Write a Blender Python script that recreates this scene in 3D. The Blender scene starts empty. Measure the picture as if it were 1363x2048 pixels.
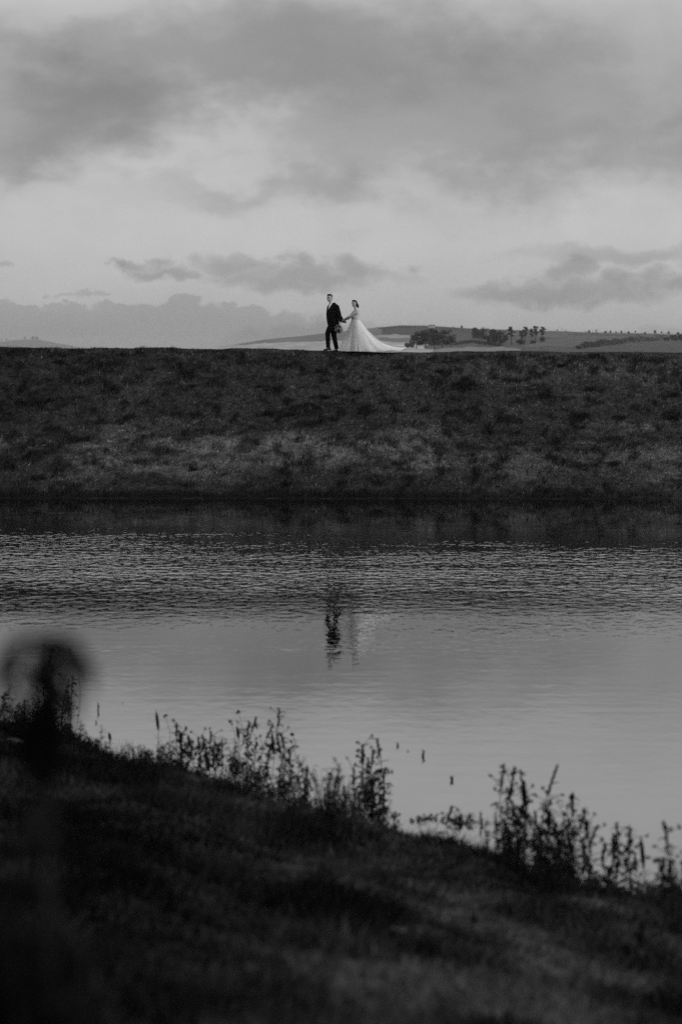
import bpy, bmesh, math, random
import numpy as np
from mathutils import Vector, Matrix
R = math.radians
scene = bpy.context.scene
col = scene.collection

# ---------------------------------------------------------------- camera
F = 4835.0            # focal length of the photograph in its own pixels (85 mm on a 36 mm tall frame)
EYE = 4.15             # height of the eye above the pond
PITCH = math.atan(324 / F)
cd = bpy.data.cameras.new('camera'); cam = bpy.data.objects.new('camera', cd); col.objects.link(cam)
cd.sensor_fit = 'VERTICAL'; cd.sensor_height = 36; cd.sensor_width = 24; cd.lens = F * 36 / 2048
cam.location = (0, 0, EYE); cam.rotation_euler = (R(90) - PITCH, 0, 0)
cd.clip_start = 0.1; cd.clip_end = 60000
cd.dof.use_dof = True; cd.dof.focus_distance = 77; cd.dof.aperture_fstop = 2.0
scene.camera = cam
scene.render.resolution_x = 681; scene.render.resolution_y = 1024
scene.view_settings.view_transform = 'Standard'; scene.view_settings.look = 'None'
scene.view_settings.exposure = 0; scene.view_settings.gamma = 1
scene.cycles.use_denoising = False
scene.cycles.max_bounces = 6; scene.cycles.volume_bounces = 0; scene.cycles.transparent_max_bounces = 12
scene.cycles.sample_clamp_indirect = 4

def elev(py): return math.atan((1024 - py) / F) - PITCH   # elevation of a row of the photograph

# ---------------------------------------------------------------- world: overcast sky with cloud banks
SUN_EL, SUN_AZ = R(34), R(112)     # azimuth clockwise from the view direction
world = bpy.data.worlds.new('World'); scene.world = world; world.use_nodes = True
nt = world.node_tree; nt.nodes.clear(); N = nt.nodes; L = nt.links
def node(t, **k):
    n = N.new(t)
    for a, b in k.items(): setattr(n, a, b)
    return n
def M(op, a, b=None, c=None, clamp=False):
    n = N.new('ShaderNodeMath'); n.operation = op; n.use_clamp = clamp
    for i, v in enumerate((a, b, c)):
        if v is None: continue
        if isinstance(v, (int, float)): n.inputs[i].default_value = v
        else: L.new(v, n.inputs[i])
    return n.outputs[0]
def sstep(x, lo, hi):
    n = N.new('ShaderNodeMapRange'); n.interpolation_type = 'SMOOTHSTEP'
    L.new(x, n.inputs[0]); n.inputs[1].default_value = lo; n.inputs[2].default_value = hi
    return n.outputs[0]
tc = node('ShaderNodeTexCoord'); sep = node('ShaderNodeSeparateXYZ'); L.new(tc.outputs['Generated'], sep.inputs[0])
X, Y, Z = sep.outputs
U = M('MULTIPLY', M('ARCTAN2', X, Y), F)
V = M('MULTIPLY', M('ARCSINE', Z), F)
def wnoise(scale, detail, sx=1, sz=2.0, off=0.0, rough=.55, dist=0.0):
    mp = node('ShaderNodeMapping'); L.new(tc.outputs['Generated'], mp.inputs[0])
    mp.inputs['Scale'].default_value = (sx, 1, sz); mp.inputs['Location'].default_value = (off, off * .7, off * 1.3)
    n = node('ShaderNodeTexNoise'); L.new(mp.outputs[0], n.inputs['Vector'])
    n.inputs['Scale'].default_value = scale; n.inputs['Detail'].default_value = detail; n.inputs['Roughness'].default_value = rough
    n.inputs['Distortion'].default_value = dist
    return M('SUBTRACT', n.outputs[0], .5)
n1 = wnoise(11, 4, off=3.1); n2 = wnoise(13, 4, off=7.7); n3 = wnoise(34, 6, off=1.3, sz=1.5); n4 = wnoise(30, 8, off=5.9, sz=1.6, rough=.6)
n5 = wnoise(85, 7, off=2.2, sz=1.2, rough=.6); n6 = wnoise(70, 6, off=9.1, sz=1.5)
U1 = M('ADD', U, M('ADD', M('MULTIPLY', n1, 800), M('MULTIPLY', n3, 330)))
V1 = M('ADD', V, M('ADD', M('MULTIPLY', n2, 380), M('MULTIPLY', n4, 230)))
U2 = M('ADD', U, M('ADD', M('MULTIPLY', n3, 330), M('MULTIPLY', n6, 120))); V2 = M('ADD', V, M('ADD', M('MULTIPLY', n4, 90), M('MULTIPLY', n5, 48)))
ramp = node('ShaderNodeValToRGB'); ramp.color_ramp.interpolation = 'B_SPLINE'
stops = [(-10, 160), (35, 165), (95, 180), (190, 191), (270, 197), (340, 190), (480, 180), (640, 176), (760, 220), (900, 244), (1400, 250), (2200, 205), (4000, 170), (7000, 150)]
cr = ramp.color_ramp
while len(cr.elements) < len(stops): cr.elements.new(.5)
for e, (v, g) in zip(cr.elements, stops):
    e.position = ((max(v, 0)) / 7600) ** .5; e.color = (g / 255,) * 3 + (1,)
L.new(M('POWER', M('MULTIPLY', M('MAXIMUM', M('ADD', V, M('MULTIPLY', n2, 90)), 0), 1 / 7600), .5), ramp.inputs[0])
acc = ramp.outputs[0]
def ell_r2(u, v, px, py, rx, ry):
    a = M('DIVIDE', M('SUBTRACT', u, px - 681.5), rx); b = M('DIVIDE', M('SUBTRACT', v, elev(py) * F), ry)
    return M('ADD', M('MULTIPLY', a, a), M('MULTIPLY', b, b))
for px, py, rx, ry, amt in [(110, 215, 260, 115, -42), (20, 325, 170, 50, -22), (470, 235, 110, 80, 26), (350, 330, 170, 45, 20),
                            (500, 365, 160, 50, -20), (670, 370, 110, 60, -16), (960, 190, 520, 150, -24), (1230, 310, 300, 60, -18),
                            (560, 90, 380, 80, -16), (800, 345, 70, 35, 10), (930, 320, 150, 50, -12), (1150, 90, 200, 70, 8), (180, 30, 160, 40, 6), (720, 110, 330, 110, -9), (560, 300, 160, 60, -8)]:
    g = M('EXPONENT', M('MULTIPLY', ell_r2(U1, V1, px, py, rx, ry), -1.0))
    acc = M('ADD', acc, M('MULTIPLY', g, amt / 255))
def sharp(lst, amt, edge=.5, uv=None):
    global acc
    d = None
    for px, py, rx, ry in lst:
        k = M('SUBTRACT', 1.0, ell_r2(*(uv or (U2, V2)), px, py, rx, ry))
        d = k if d is None else M('MAXIMUM', d, k)
    acc = M('ADD', acc, M('MULTIPLY', sstep(d, 0, edge), amt / 255))
sharp([(600, 556, 250, 30), (470, 528, 90, 34), (720, 535, 90, 34), (590, 535, 60, 30), (300, 532, 90, 16), (345, 548, 80, 16)], -32, 1.2)
sharp([(1130, 588, 270, 30), (1120, 545, 80, 38), (1260, 568, 90, 36), (1340, 570, 60, 30)], -32, 1.2)
sharp([(1230, 514, 300, 26)], -27, 1.4)
sharp([(250, 740, 650, 120), (300, 650, 230, 50), (30, 655, 160, 55), (540, 662, 150, 46), (345, 616, 48, 26), (240, 618, 50, 22), (150, 618, 40, 20), (490, 622, 60, 20), (70, 616, 40, 14)], -21, .4, (M('ADD', U, M('MULTIPLY', n3, 150)), M('ADD', V, M('ADD', M('MULTIPLY', n4, 60), M('MULTIPLY', n5, 70)))))
sharp([(700, 690, 300, 48), (1150, 690, 420, 40)], -12)
sharp([(185, 583, 24, 9), (30, 527, 32, 9), (245, 528, 40, 12)], -16, .9)
acc = M('ADD', acc, M('MULTIPLY', n3, .05))
acc = M('ADD', acc, M('MULTIPLY', n1, .05))
SKYGAIN = 1.0
cloud = M('MULTIPLY', M('POWER', M('MAXIMUM', acc, .02), 2.2), SKYGAIN)
sky = node('ShaderNodeTexSky'); sky.sky_type = 'NISHITA'; sky.sun_disc = False
sky.sun_elevation = SUN_EL; sky.sun_rotation = SUN_AZ
bw = node('ShaderNodeRGBToBW'); L.new(sky.outputs[0], bw.inputs[0])
clear = M('MINIMUM', M('MULTIPLY', bw.outputs[0], .06), .6)
tot = M('ADD', M('MULTIPLY', cloud, .94), M('MULTIPLY', clear, .06))
bg = node('ShaderNodeBackground'); bg.inputs[1].default_value = 1.0
L.new(tot, bg.inputs[0])
out = node('ShaderNodeOutputWorld'); L.new(bg.outputs[0], out.inputs[0])

# ---------------------------------------------------------------- sun (behind cloud)
sd = bpy.data.lights.new('sun', 'SUN'); sun = bpy.data.objects.new('sun', sd); col.objects.link(sun)
sd.energy = 1.25; sd.angle = R(18)
dv = Vector((math.sin(SUN_AZ) * math.cos(SUN_EL), math.cos(SUN_AZ) * math.cos(SUN_EL), math.sin(SUN_EL)))
sun.rotation_euler = dv.to_track_quat('Z', 'Y').to_euler()

# ---------------------------------------------------------------- projection helpers: a row and column of the photograph -> a point of the place
def ray(px, py):
    xc = (px - 681.5) / F; yc = -(py - 1024) / F
    return Vector((xc, math.cos(PITCH) + yc * math.sin(PITCH), -math.sin(PITCH) + yc * math.cos(PITCH)))
def at_z(px, py, z=0.0):
    d = ray(px, py); t = (z - EYE) / d.z
    return Vector((0, 0, EYE)) + d * t
def at_y(px, py, y):
    d = ray(px, py); return Vector((0, 0, EYE)) + d * (y / d.y)

# ---------------------------------------------------------------- numpy noise
def _h(ix, iy, s):
    n = (ix.astype(np.int64) * 374761393 + iy.astype(np.int64) * 668265263 + s * 1442695041) & 0x7fffffff
    n = ((n ^ (n >> 13)) * 1274126177) & 0x7fffffff
    return ((n ^ (n >> 16)) & 0xffff) / 65535.0
def vn(x, y, s=0):
    x = np.asarray(x, float); y = np.asarray(y, float)
    ix = np.floor(x); iy = np.floor(y); fx = x - ix; fy = y - iy
    fx = fx * fx * (3 - 2 * fx); fy = fy * fy * (3 - 2 * fy)
    a = _h(ix, iy, s); b = _h(ix + 1, iy, s); c = _h(ix, iy + 1, s); d = _h(ix + 1, iy + 1, s)
    return (a * (1 - fx) + b * fx) * (1 - fy) + (c * (1 - fx) + d * fx) * fy
def fbm(x, y, o=4, s=0, g=.5):
    r = 0; a = 1; t = 0
    for i in range(o):
        r = r + a * vn(np.asarray(x) * 2 ** i + 17.3 * i, np.asarray(y) * 2 ** i - 9.1 * i, s + i); t += a; a *= g
    return r / t
def ss(x, a, b):
    t = np.clip((np.asarray(x, float) - a) / (b - a), 0, 1); return t * t * (3 - 2 * t)

# ---------------------------------------------------------------- materials
def principled(name, g=.1, rough=.9, spec=.2, noise=None, bump=None, attr=None, sheen=0, alpha=None, gain=1.0):
    m = bpy.data.materials.new(name); m.use_nodes = True; t = m.node_tree; b = t.nodes['Principled BSDF']
    b.inputs['Base Color'].default_value = (g, g, g, 1); b.inputs['Roughness'].default_value = rough
    b.inputs['Specular IOR Level'].default_value = spec
    if sheen: b.inputs['Sheen Weight'].default_value = sheen
    co = t.nodes.new('ShaderNodeTexCoord')
    src = None
    if attr:
        a = t.nodes.new('ShaderNodeAttribute'); a.attribute_name = attr; src = a.outputs['Color']
    if noise:
        sc, lo, hi = noise
        n = t.nodes.new('ShaderNodeTexNoise'); n.inputs['Scale'].default_value = sc; n.inputs['Detail'].default_value = 6
        t.links.new(co.outputs['Object'], n.inputs['Vector'])
        r = t.nodes.new('ShaderNodeMapRange'); t.links.new(n.outputs[0], r.inputs[0])
        r.inputs[1].default_value = .3; r.inputs[2].default_value = .7; r.inputs[3].default_value = lo; r.inputs[4].default_value = hi
        if src is None:
            src = r.outputs[0]; mul = t.nodes.new('ShaderNodeMath'); mul.operation = 'MULTIPLY'; t.links.new(src, mul.inputs[0]); mul.inputs[1].default_value = g; src = mul.outputs[0]
        else:
            v = t.nodes.new('ShaderNodeVectorMath'); v.operation = 'SCALE'; t.links.new(src, v.inputs[0]); t.links.new(r.outputs[0], v.inputs['Scale']); src = v.outputs[0]
    if src is not None: t.links.new(src, b.inputs['Base Color'])
    if bump:
        sc, dist = bump
        n = t.nodes.new('ShaderNodeTexNoise'); n.inputs['Scale'].default_value = sc; n.inputs['Detail'].default_value = 5
        t.links.new(co.outputs['Object'], n.inputs['Vector'])
        bp = t.nodes.new('ShaderNodeBump'); bp.inputs['Distance'].default_value = dist; t.links.new(n.outputs[0], bp.inputs['Height'])
        t.links.new(bp.outputs[0], b.inputs['Normal'])
    if alpha is not None: b.inputs['Alpha'].default_value = alpha
    return m
MT = dict(
    bank=principled('bank turf', attr='col', noise=(6, .5, 1.4), bump=(9, .06)),
    blade=principled('grass blade', attr='col', rough=.8, spec=.1),
    near=principled('near turf', attr='col', noise=(5, .4, 1.5), bump=(6, .05)),
    field=principled('fields', attr='col', noise=(.05, .75, 1.25)),
    far=principled('lowland', g=.16, noise=(.01, .7, 1.3)),
    bark=principled('bark', g=.05, noise=(3, .6, 1.4), bump=(6, .05)),
    leaf=principled('tree foliage', attr='col', rough=.8),
    weed=principled('weed foliage', g=.026, rough=.85, spec=.06, noise=(30, .5, 1.5)),
    weedstem=principled('weed stem', g=.018, rough=.9, spec=.05, noise=(25, .6, 1.4)),
    drystem=principled('dry stalk', g=.012, rough=.85, noise=(25, .6, 1.4)),
    seed=principled('seed head', g=.006, rough=.95, spec=.03, noise=(60, .5, 1.5)),
    skin=principled('skin', g=.42, rough=.55, spec=.35, noise=(20, .94, 1.06)),
    suit=principled('dark wool suit', g=.008, rough=.95, spec=.08, noise=(60, .7, 1.3)),
    trous=principled('dark wool trousers', g=.007, rough=.95, spec=.08, noise=(60, .7, 1.3)),
    shirt=principled('white shirt', g=.75, rough=.8, noise=(40, .96, 1.03)),
    tie=principled('dark tie', g=.02, rough=.6, noise=(90, .7, 1.3)),
    shoe=principled('black leather', g=.008, rough=.35, spec=.4, noise=(40, .8, 1.2)),
    hair=principled('dark hair', g=.012, rough=.6, noise=(80, .5, 1.5), bump=(70, .004)),
    eye=principled('eye', g=.03, rough=.2, noise=(20, .8, 1.2)),
    lips=principled('lips', g=.13, rough=.5, noise=(60, .9, 1.1)),
    satin=principled('ivory satin', g=.86, rough=.55, spec=.3, sheen=.2, noise=(8, .96, 1.03)),
    bodice=principled('lace bodice', g=.62, rough=.8, noise=(55, .75, 1.2), bump=(60, .004)),
    lace=principled('lace sleeve', g=.42, rough=.8, noise=(45, .6, 1.4), bump=(60, .004)),
    lining=principled('shaded organza lining', g=.5, rough=.7, noise=(8, .9, 1.06)),  # underskirt toned darker so the skirt opening looks shaded inside
    petal=principled('pale petals', g=.62, rough=.7, noise=(60, .8, 1.1)),
    petal2=principled('dusky petals', g=.16, rough=.7, noise=(60, .7, 1.2)),
    bleaf=principled('bouquet leaves', g=.035, rough=.7, noise=(50, .6, 1.4)),
    wall=principled('whitewash', g=.8, noise=(.6, .85, 1.05)), roof=principled('slate', g=.12, noise=(.8, .8, 1.2)), pane=principled('window glass', g=.05, rough=.2, noise=(.5, .9, 1.1)),
    stone=principled('pale stone', g=.1, noise=(9, .7, 1.3), bump=(12, .02)),
    foam=principled('scum', g=.03, rough=.8, noise=(5, .4, 1.8)),
)
def tulle():
    m = bpy.data.materials.new('sheer tulle'); m.use_nodes = True; t = m.node_tree; t.nodes.clear()
    o = t.nodes.new('ShaderNodeOutputMaterial'); mx = t.nodes.new('ShaderNodeMixShader'); tr = t.nodes.new('ShaderNodeBsdfTransparent')
    a = t.nodes.new('ShaderNodeAddShader'); mx2 = t.nodes.new('ShaderNodeMixShader'); d = t.nodes.new('ShaderNodeBsdfDiffuse'); l = t.nodes.new('ShaderNodeBsdfTranslucent')
    d.inputs[0].default_value = (.88, .88, .88, 1); l.inputs[0].default_value = (.88, .88, .88, 1); mx2.inputs[0].default_value = .35
    lw = t.nodes.new('ShaderNodeLayerWeight'); lw.inputs[0].default_value = .35
    co = t.nodes.new('ShaderNodeTexCoord'); n = t.nodes.new('ShaderNodeTexNoise'); n.inputs['Scale'].default_value = 5; t.links.new(co.outputs['Object'], n.inputs[0])
    r = t.nodes.new('ShaderNodeMapRange'); t.links.new(n.outputs[0], r.inputs[0]); r.inputs[3].default_value = .35; r.inputs[4].default_value = .65
    t.links.new(r.outputs[0], mx.inputs[0]); t.links.new(d.outputs[0], mx2.inputs[1]); t.links.new(l.outputs[0], mx2.inputs[2])
    t.links.new(tr.outputs[0], mx.inputs[1]); t.links.new(mx2.outputs[0], mx.inputs[2]); t.links.new(mx.outputs[0], o.inputs[0])
    return m
MT['tulle'] = tulle()
def water_mat():
    m = bpy.data.materials.new('pond water'); m.use_nodes = True; t = m.node_tree; b = t.nodes['Principled BSDF']; ln = t.links
    b.inputs['Base Color'].default_value = (.0008, .0008, .0008, 1); b.inputs['IOR'].default_value = 1.5
    co = t.nodes.new('ShaderNodeTexCoord'); P = co.outputs['Object']
    def nz(scale, sx, sy, det=3, off=0, rough=.5):
        mp = t.nodes.new('ShaderNodeMapping'); ln.new(P, mp.inputs[0]); mp.inputs['Scale'].default_value = (sx, sy, 1); mp.inputs['Location'].default_value = (off, off, off)
        n = t.nodes.new('ShaderNodeTexNoise'); n.inputs['Scale'].default_value = scale; n.inputs['Detail'].default_value = det; n.inputs['Roughness'].default_value = rough
        ln.new(mp.outputs[0], n.inputs[0]); return n.outputs[0]
    def mm(op, a, b_=None, c=None):
        n = t.nodes.new('ShaderNodeMath'); n.operation = op
        for i, v in enumerate((a, b_, c)):
            if v is None: continue
            if isinstance(v, (int, float)): n.inputs[i].default_value = v
            else: ln.new(v, n.inputs[i])
        return n.outputs[0]
    def sm(x, lo, hi, a=0, c=1):
        n = t.nodes.new('ShaderNodeMapRange'); n.interpolation_type = 'SMOOTHSTEP'; ln.new(x, n.inputs[0])
        for i, v in enumerate((lo, hi, a, c)): n.inputs[i + 1].default_value = v
        return n.outputs[0]
    sp = t.nodes.new('ShaderNodeSeparateXYZ'); ln.new(P, sp.inputs[0])
    yy = mm('ADD', sp.outputs[1], mm('MULTIPLY', mm('SUBTRACT', nz(.10, .6, 1.4, 5), .5), 26))
    yon = mm('ADD', mm('ADD', sp.outputs[1], mm('MULTIPLY', sp.outputs[0], .4)), mm('MULTIPLY', mm('SUBTRACT', nz(.5, .5, 1, 4, 33), .5), 14))
    band = mm('MULTIPLY', mm('POWER', sm(yy, 27.5, 48), 2.3), sm(yon, 60, 45))          # the breeze ruffles the middle of the pond
    streak = sm(nz(.5, .16, 1.6, 4, 11), .57, .68)                 # cat's paws near the far shore
    calm = mm('MULTIPLY', sm(yy, 50, 57), mm('MULTIPLY', streak, .35))
    amp = mm('ADD', mm('ADD', mm('MULTIPLY', mm('MULTIPLY', band, W_BAND), sm(nz(.35, .4, 1.6, 4, 21), .3, .7, .45, 1.35)), calm), W_BASE)
    h = mm('ADD', nz(W_SC, .58, .42, 2, 0), mm('MULTIPLY', nz(W_SC * 2.3, .55, .45, 1, 5), .35))
    swell = mm('MULTIPLY', nz(1.6, .25, 1.3, 2, 3), W_SWELL)
    hh = mm('ADD', mm('MULTIPLY', mm('SUBTRACT', h, .67), amp), swell)
    bp = t.nodes.new('ShaderNodeBump'); bp.inputs['Distance'].default_value = W_DIST; ln.new(hh, bp.inputs['Height'])
    ln.new(bp.outputs[0], b.inputs['Normal'])
    b.inputs['Roughness'].default_value = .012
    return m
W_BAND, W_BASE, W_SWELL, W_DIST, W_SC = 1.15, .04, .035, .03, 6.0
MT['water'] = water_mat()

# ---------------------------------------------------------------- object helpers
def tag(o, label=None, cat=None, group=None, kind=None):
    if label: o['label'] = label
    if cat: o['category'] = cat
    if group: o['group'] = group
    if kind: o['kind'] = kind
    return o
def empty(name, loc, rz=0, s=1, parent=None):
    o = bpy.data.objects.new(name, None); o.empty_display_size = .2; col.objects.link(o); o.location = loc; o.rotation_euler = (0, 0, rz); o.scale = (s, s, s)
    return o
def mesh_np(name, v, f, mat, parent=None, colr=None, smooth=False):
    """v n x 3, f m x 3 or m x 4 int arrays"""
    me = bpy.data.meshes.new(name); v = np.asarray(v, np.float32); f = np.asarray(f, np.int32)
    me.vertices.add(len(v)); me.vertices.foreach_set('co', v.ravel())
    k = f.shape[1]; me.loops.add(f.size); me.loops.foreach_set('vertex_index', f.ravel())
    me.polygons.add(len(f)); me.polygons.foreach_set('loop_start', np.arange(0, f.size, k, dtype=np.int32))
    me.polygons.foreach_set('loop_total', np.full(len(f), k, np.int32))
    if smooth: me.polygons.foreach_set('use_smooth', np.ones(len(f), bool))
    me.update(calc_edges=True)
    if colr is not None:
        a = me.color_attributes.new('col', 'FLOAT_COLOR', 'POINT'); c = np.ones((len(v), 4), np.float32); c[:, :3] = np.asarray(colr)[:, None]
        a.data.foreach_set('color', c.ravel())
    me.materials.append(mat); o = bpy.data.objects.new(name, me); col.objects.link(o)
    if parent: o.parent = parent
    return o
def grid_faces(nu, nv):
    i = np.arange(nu - 1)[:, None] * nv + np.arange(nv - 1)[None, :]; i = i.ravel()
    return np.stack([i, i + 1, i + nv + 1, i + nv], 1)
class MB:
    def __init__(s): s.v = []; s.f = []
    def tube(s, pts, rad, n=6, cap=True):
        pts = [Vector(p) for p in pts]; b0 = len(s.v)
        for i, p in enumerate(pts):
            d = (pts[min(i + 1, len(pts) - 1)] - pts[max(i - 1, 0)])
            if d.length < 1e-9: d = Vector((0, 0, 1))
            d.normalize(); a = d.orthogonal().normalized() if i == 0 else (a0 - d * a0.dot(d)).normalized(); a0 = a; b = d.cross(a)
            r = rad[i]; ra, rb = r if isinstance(r, tuple) else (r, r)
            for k in range(n):
                t = 2 * math.pi * k / n; s.v.append(p + a * math.cos(t) * ra + b * math.sin(t) * rb)
        for i in range(len(pts) - 1):
            for k in range(n):
                q = b0 + i * n; s.f.append((q + k, q + (k + 1) % n, q + n + (k + 1) % n, q + n + k))
        if cap:
            s.f.append(tuple(b0 + k for k in reversed(range(n)))); q = b0 + (len(pts) - 1) * n; s.f.append(tuple(q + k for k in range(n)))
    def loft(s, secs, n=20):
        """secs: (centre, half width across, half depth, yaw) horizontal ellipses, bottom to top or top to bottom"""
        b0 = len(s.v)
        for c, a, b, yaw in secs:
            for k in range(n):
                t = 2 * math.pi * k / n; x = a * math.cos(t); y = b * math.sin(t)
                s.v.append(Vector(c) + Vector((x * math.cos(yaw) - y * math.sin(yaw), x * math.sin(yaw) + y * math.cos(yaw), 0)))
        m = len(secs)
        for i in range(m - 1):
            for k in range(n):
                q = b0 + i * n; s.f.append((q + k, q + (k + 1) % n, q + n + (k + 1) % n, q + n + k))
        s.f.append(tuple(b0 + k for k in reversed(range(n)))); q = b0 + (m - 1) * n; s.f.append(tuple(q + k for k in range(n)))
    def ell(s, c, r, mat=None, nu=14, nv=9):
        r = (r, r, r) if isinstance(r, (int, float)) else r; b0 = len(s.v); c = Vector(c)
        for i in range(nv + 1):
            ph = math.pi * i / nv
            for k in range(nu):
                t = 2 * math.pi * k / nu; p = Vector((r[0] * math.sin(ph) * math.cos(t), r[1] * math.sin(ph) * math.sin(t), r[2] * math.cos(ph)))
                s.v.append(c + (mat @ p if mat else p))
        for i in range(nv):
            for k in range(nu):
                q = b0 + i * nu; s.f.append((q + k, q + nu + k, q + nu + (k + 1) % nu, q + (k + 1) % nu))
    def box(s, lo, hi):
        b = len(s.v); x0, y0, z0 = lo; x1, y1, z1 = hi
        s.v += [Vector(p) for p in ((x0, y0, z0), (x1, y0, z0), (x1, y1, z0), (x0, y1, z0), (x0, y0, z1), (x1, y0, z1), (x1, y1, z1), (x0, y1, z1))]
        for q in ((0, 3, 2, 1), (4, 5, 6, 7), (0, 1, 5, 4), (1, 2, 6, 5), (2, 3, 7, 6), (3, 0, 4, 7)): s.f.append(tuple(b + i for i in q))
    def leaf(s, base, d, length, width, droop=.3, curl=0.0):
        d = Vector(d).normalized(); side = d.cross(Vector((0, 0, 1)))
        side = side.normalized() if side.length > 1e-3 else Vector((1, 0, 0)); p = Vector(base); b0 = len(s.v); segs = 4
        prof = (.25, .85, 1.0, .6, .06); dd = d.copy(); up = side.cross(d)
        for i in range(segs + 1):
            w = width * .5 * prof[i]; s.v += [p - side * w, p + up * (-.18 * w * 2), p + side * w]
            dd = (dd + Vector((0, 0, -droop))).normalized(); p = p + dd * length / segs
        for i in range(segs):
            q = b0 + i * 3; s.f += [(q, q + 1, q + 4, q + 3), (q + 1, q + 2, q + 5, q + 4)]
    def build(s, name, mat, parent=None, smooth=True, remesh=None, sm=4):
        me = bpy.data.meshes.new(name); me.from_pydata([tuple(v) for v in s.v], [], s.f); me.update()
        if remesh:
            tmp = bpy.data.objects.new('tmp', me); col.objects.link(tmp)
            m = tmp.modifiers.new('r', 'REMESH'); m.mode = 'VOXEL'; m.voxel_size = remesh; m.use_smooth_shade = True
            m2 = tmp.modifiers.new('s', 'SMOOTH'); m2.iterations = sm; m2.factor = .5
            dg = bpy.context.evaluated_depsgraph_get(); me2 = bpy.data.meshes.new_from_object(tmp.evaluated_get(dg)); bpy.data.objects.remove(tmp); bpy.data.meshes.remove(me); me = me2; me.name = name
            me.materials.clear()
        me.materials.append(mat)
        me.polygons.foreach_set('use_smooth', np.full(len(me.polygons), smooth, bool))
        o = bpy.data.objects.new(name, me); col.objects.link(o)
        if parent: o.parent = parent
        return o
rng = np.random.default_rng(7); random.seed(7)
def blades(name, P, h, w, c, lean=.5, seed=1, mat='blade', wind=(.25, 0)):
    r = np.random.default_rng(seed); n = len(P); a = r.uniform(0, 2 * np.pi, n); l = r.uniform(0, lean, n) * h
    side = np.stack([np.cos(a), np.sin(a), np.zeros(n)], 1) * (w / 2)[:, None]
    b = r.uniform(0, 2 * np.pi, n); tip = P + np.stack([np.cos(b) * l + wind[0] * h, np.sin(b) * l + wind[1] * h, h * (1 - .25 * r.random(n))], 1)
    mid = P * .45 + tip * .55; mid[:, 2] += .1 * h
    v = np.stack([P - side, P + side, mid + side * .8, mid - side * .8, tip], 1).reshape(-1, 3)
    i = np.arange(n) * 5
    f = np.concatenate([np.stack([i, i + 1, i + 2], 1), np.stack([i, i + 2, i + 3], 1), np.stack([i + 3, i + 2, i + 4], 1)])
    return mesh_np(name, v, f, MT[mat], colr=np.repeat(c, 5))

# ================================================================ the far bank (an earth dam)
def at_crest(px): return (px - 681.5) * 76.7 / F
CX = [at_crest(p) for p in (-3000, 0, 300, 640, 830, 1363, 4500)]
CP = [694, 699, 699.5, 703, 706, 707, 713]
CZ = [EYE - (p - 700) / (F / 76.7) for p in CP]
YS, YC = 67.5, 76.7
def bank_z(x, y):
    x = np.asarray(x, float); y = np.asarray(y, float)
    cz = np.interp(x, CX, CZ) + .09 * (fbm(x * .4, x * 0 + 2, 3, 7) - .5); ys = YS - .02 * x + .3 * (fbm(x * .35, x * 0, 3, 5) - .5)
    t = (y - ys) / (YC - ys)
    z = np.where(t < 1, cz * np.clip(t, -1, 1), cz)
    z = np.where(t < 0, t * 4, z)
    z = z + .05 * ss(t, 0, .02) * (1 - ss(t, .9, 1))
    back = np.clip(y - (YC + 4.5), 0, None); z = z - back * .38 * ss(back, 0, 3)
    amp = ss(t, .02, .2) * (1 - .85 * ss(t, .9, 1.0))
    bump = (fbm(x * .55, y * .8, 4, 21) - .5) * .34 + (fbm(x * 2.6, y * 3.4, 3, 31) - .5) * .13
    z = z + bump * amp
    return np.maximum(z, -7)
def patch_light(x, t):
    """pale dead grass patches of the lower bank"""
    n = fbm(x * .55 + 3, t * 7, 4, 61); p = ss(n, .5, .68)
    prof = ss(t, .05, .15) * (1 - ss(t, .38, .55))
    return p * prof
def bank_t(x, y): return np.clip((y - YS + .02 * x) / (YC - YS), 0, 1.3)
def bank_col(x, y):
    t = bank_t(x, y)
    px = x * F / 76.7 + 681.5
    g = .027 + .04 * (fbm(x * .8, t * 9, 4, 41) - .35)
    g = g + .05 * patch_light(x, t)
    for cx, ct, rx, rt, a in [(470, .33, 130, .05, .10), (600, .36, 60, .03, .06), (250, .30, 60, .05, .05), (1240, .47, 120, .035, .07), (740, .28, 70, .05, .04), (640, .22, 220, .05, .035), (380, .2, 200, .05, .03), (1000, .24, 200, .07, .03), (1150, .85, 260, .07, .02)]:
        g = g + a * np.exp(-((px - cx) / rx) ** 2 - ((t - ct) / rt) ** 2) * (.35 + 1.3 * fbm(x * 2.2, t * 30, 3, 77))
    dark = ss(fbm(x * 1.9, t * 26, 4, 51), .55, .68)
    g = g * (1 - .55 * dark) * (1.0 + .25 * ss(px, 500, 1200) * ss(t, .5, .8)) * (1 - .3 * (1 - ss(px, -50, 300)))  # shading worked into the bank colour: darker towards the left end
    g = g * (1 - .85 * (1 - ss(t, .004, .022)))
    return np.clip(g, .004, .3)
xs = np.concatenate([np.linspace(-120, -19, 60), np.linspace(-18.8, 18.8, 520), np.linspace(19, 120, 60)])
ysg = np.concatenate([np.linspace(62, 65.5, 8), np.linspace(65.6, 78.5, 270), np.linspace(78.8, 110, 30)])
GX, GY = np.meshgrid(xs, ysg, indexing='ij')
GZ = bank_z(GX, GY)
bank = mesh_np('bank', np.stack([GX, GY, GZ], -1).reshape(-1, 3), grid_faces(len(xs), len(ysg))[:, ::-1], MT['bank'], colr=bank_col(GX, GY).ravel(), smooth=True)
tag(bank, kind='structure')
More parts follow.
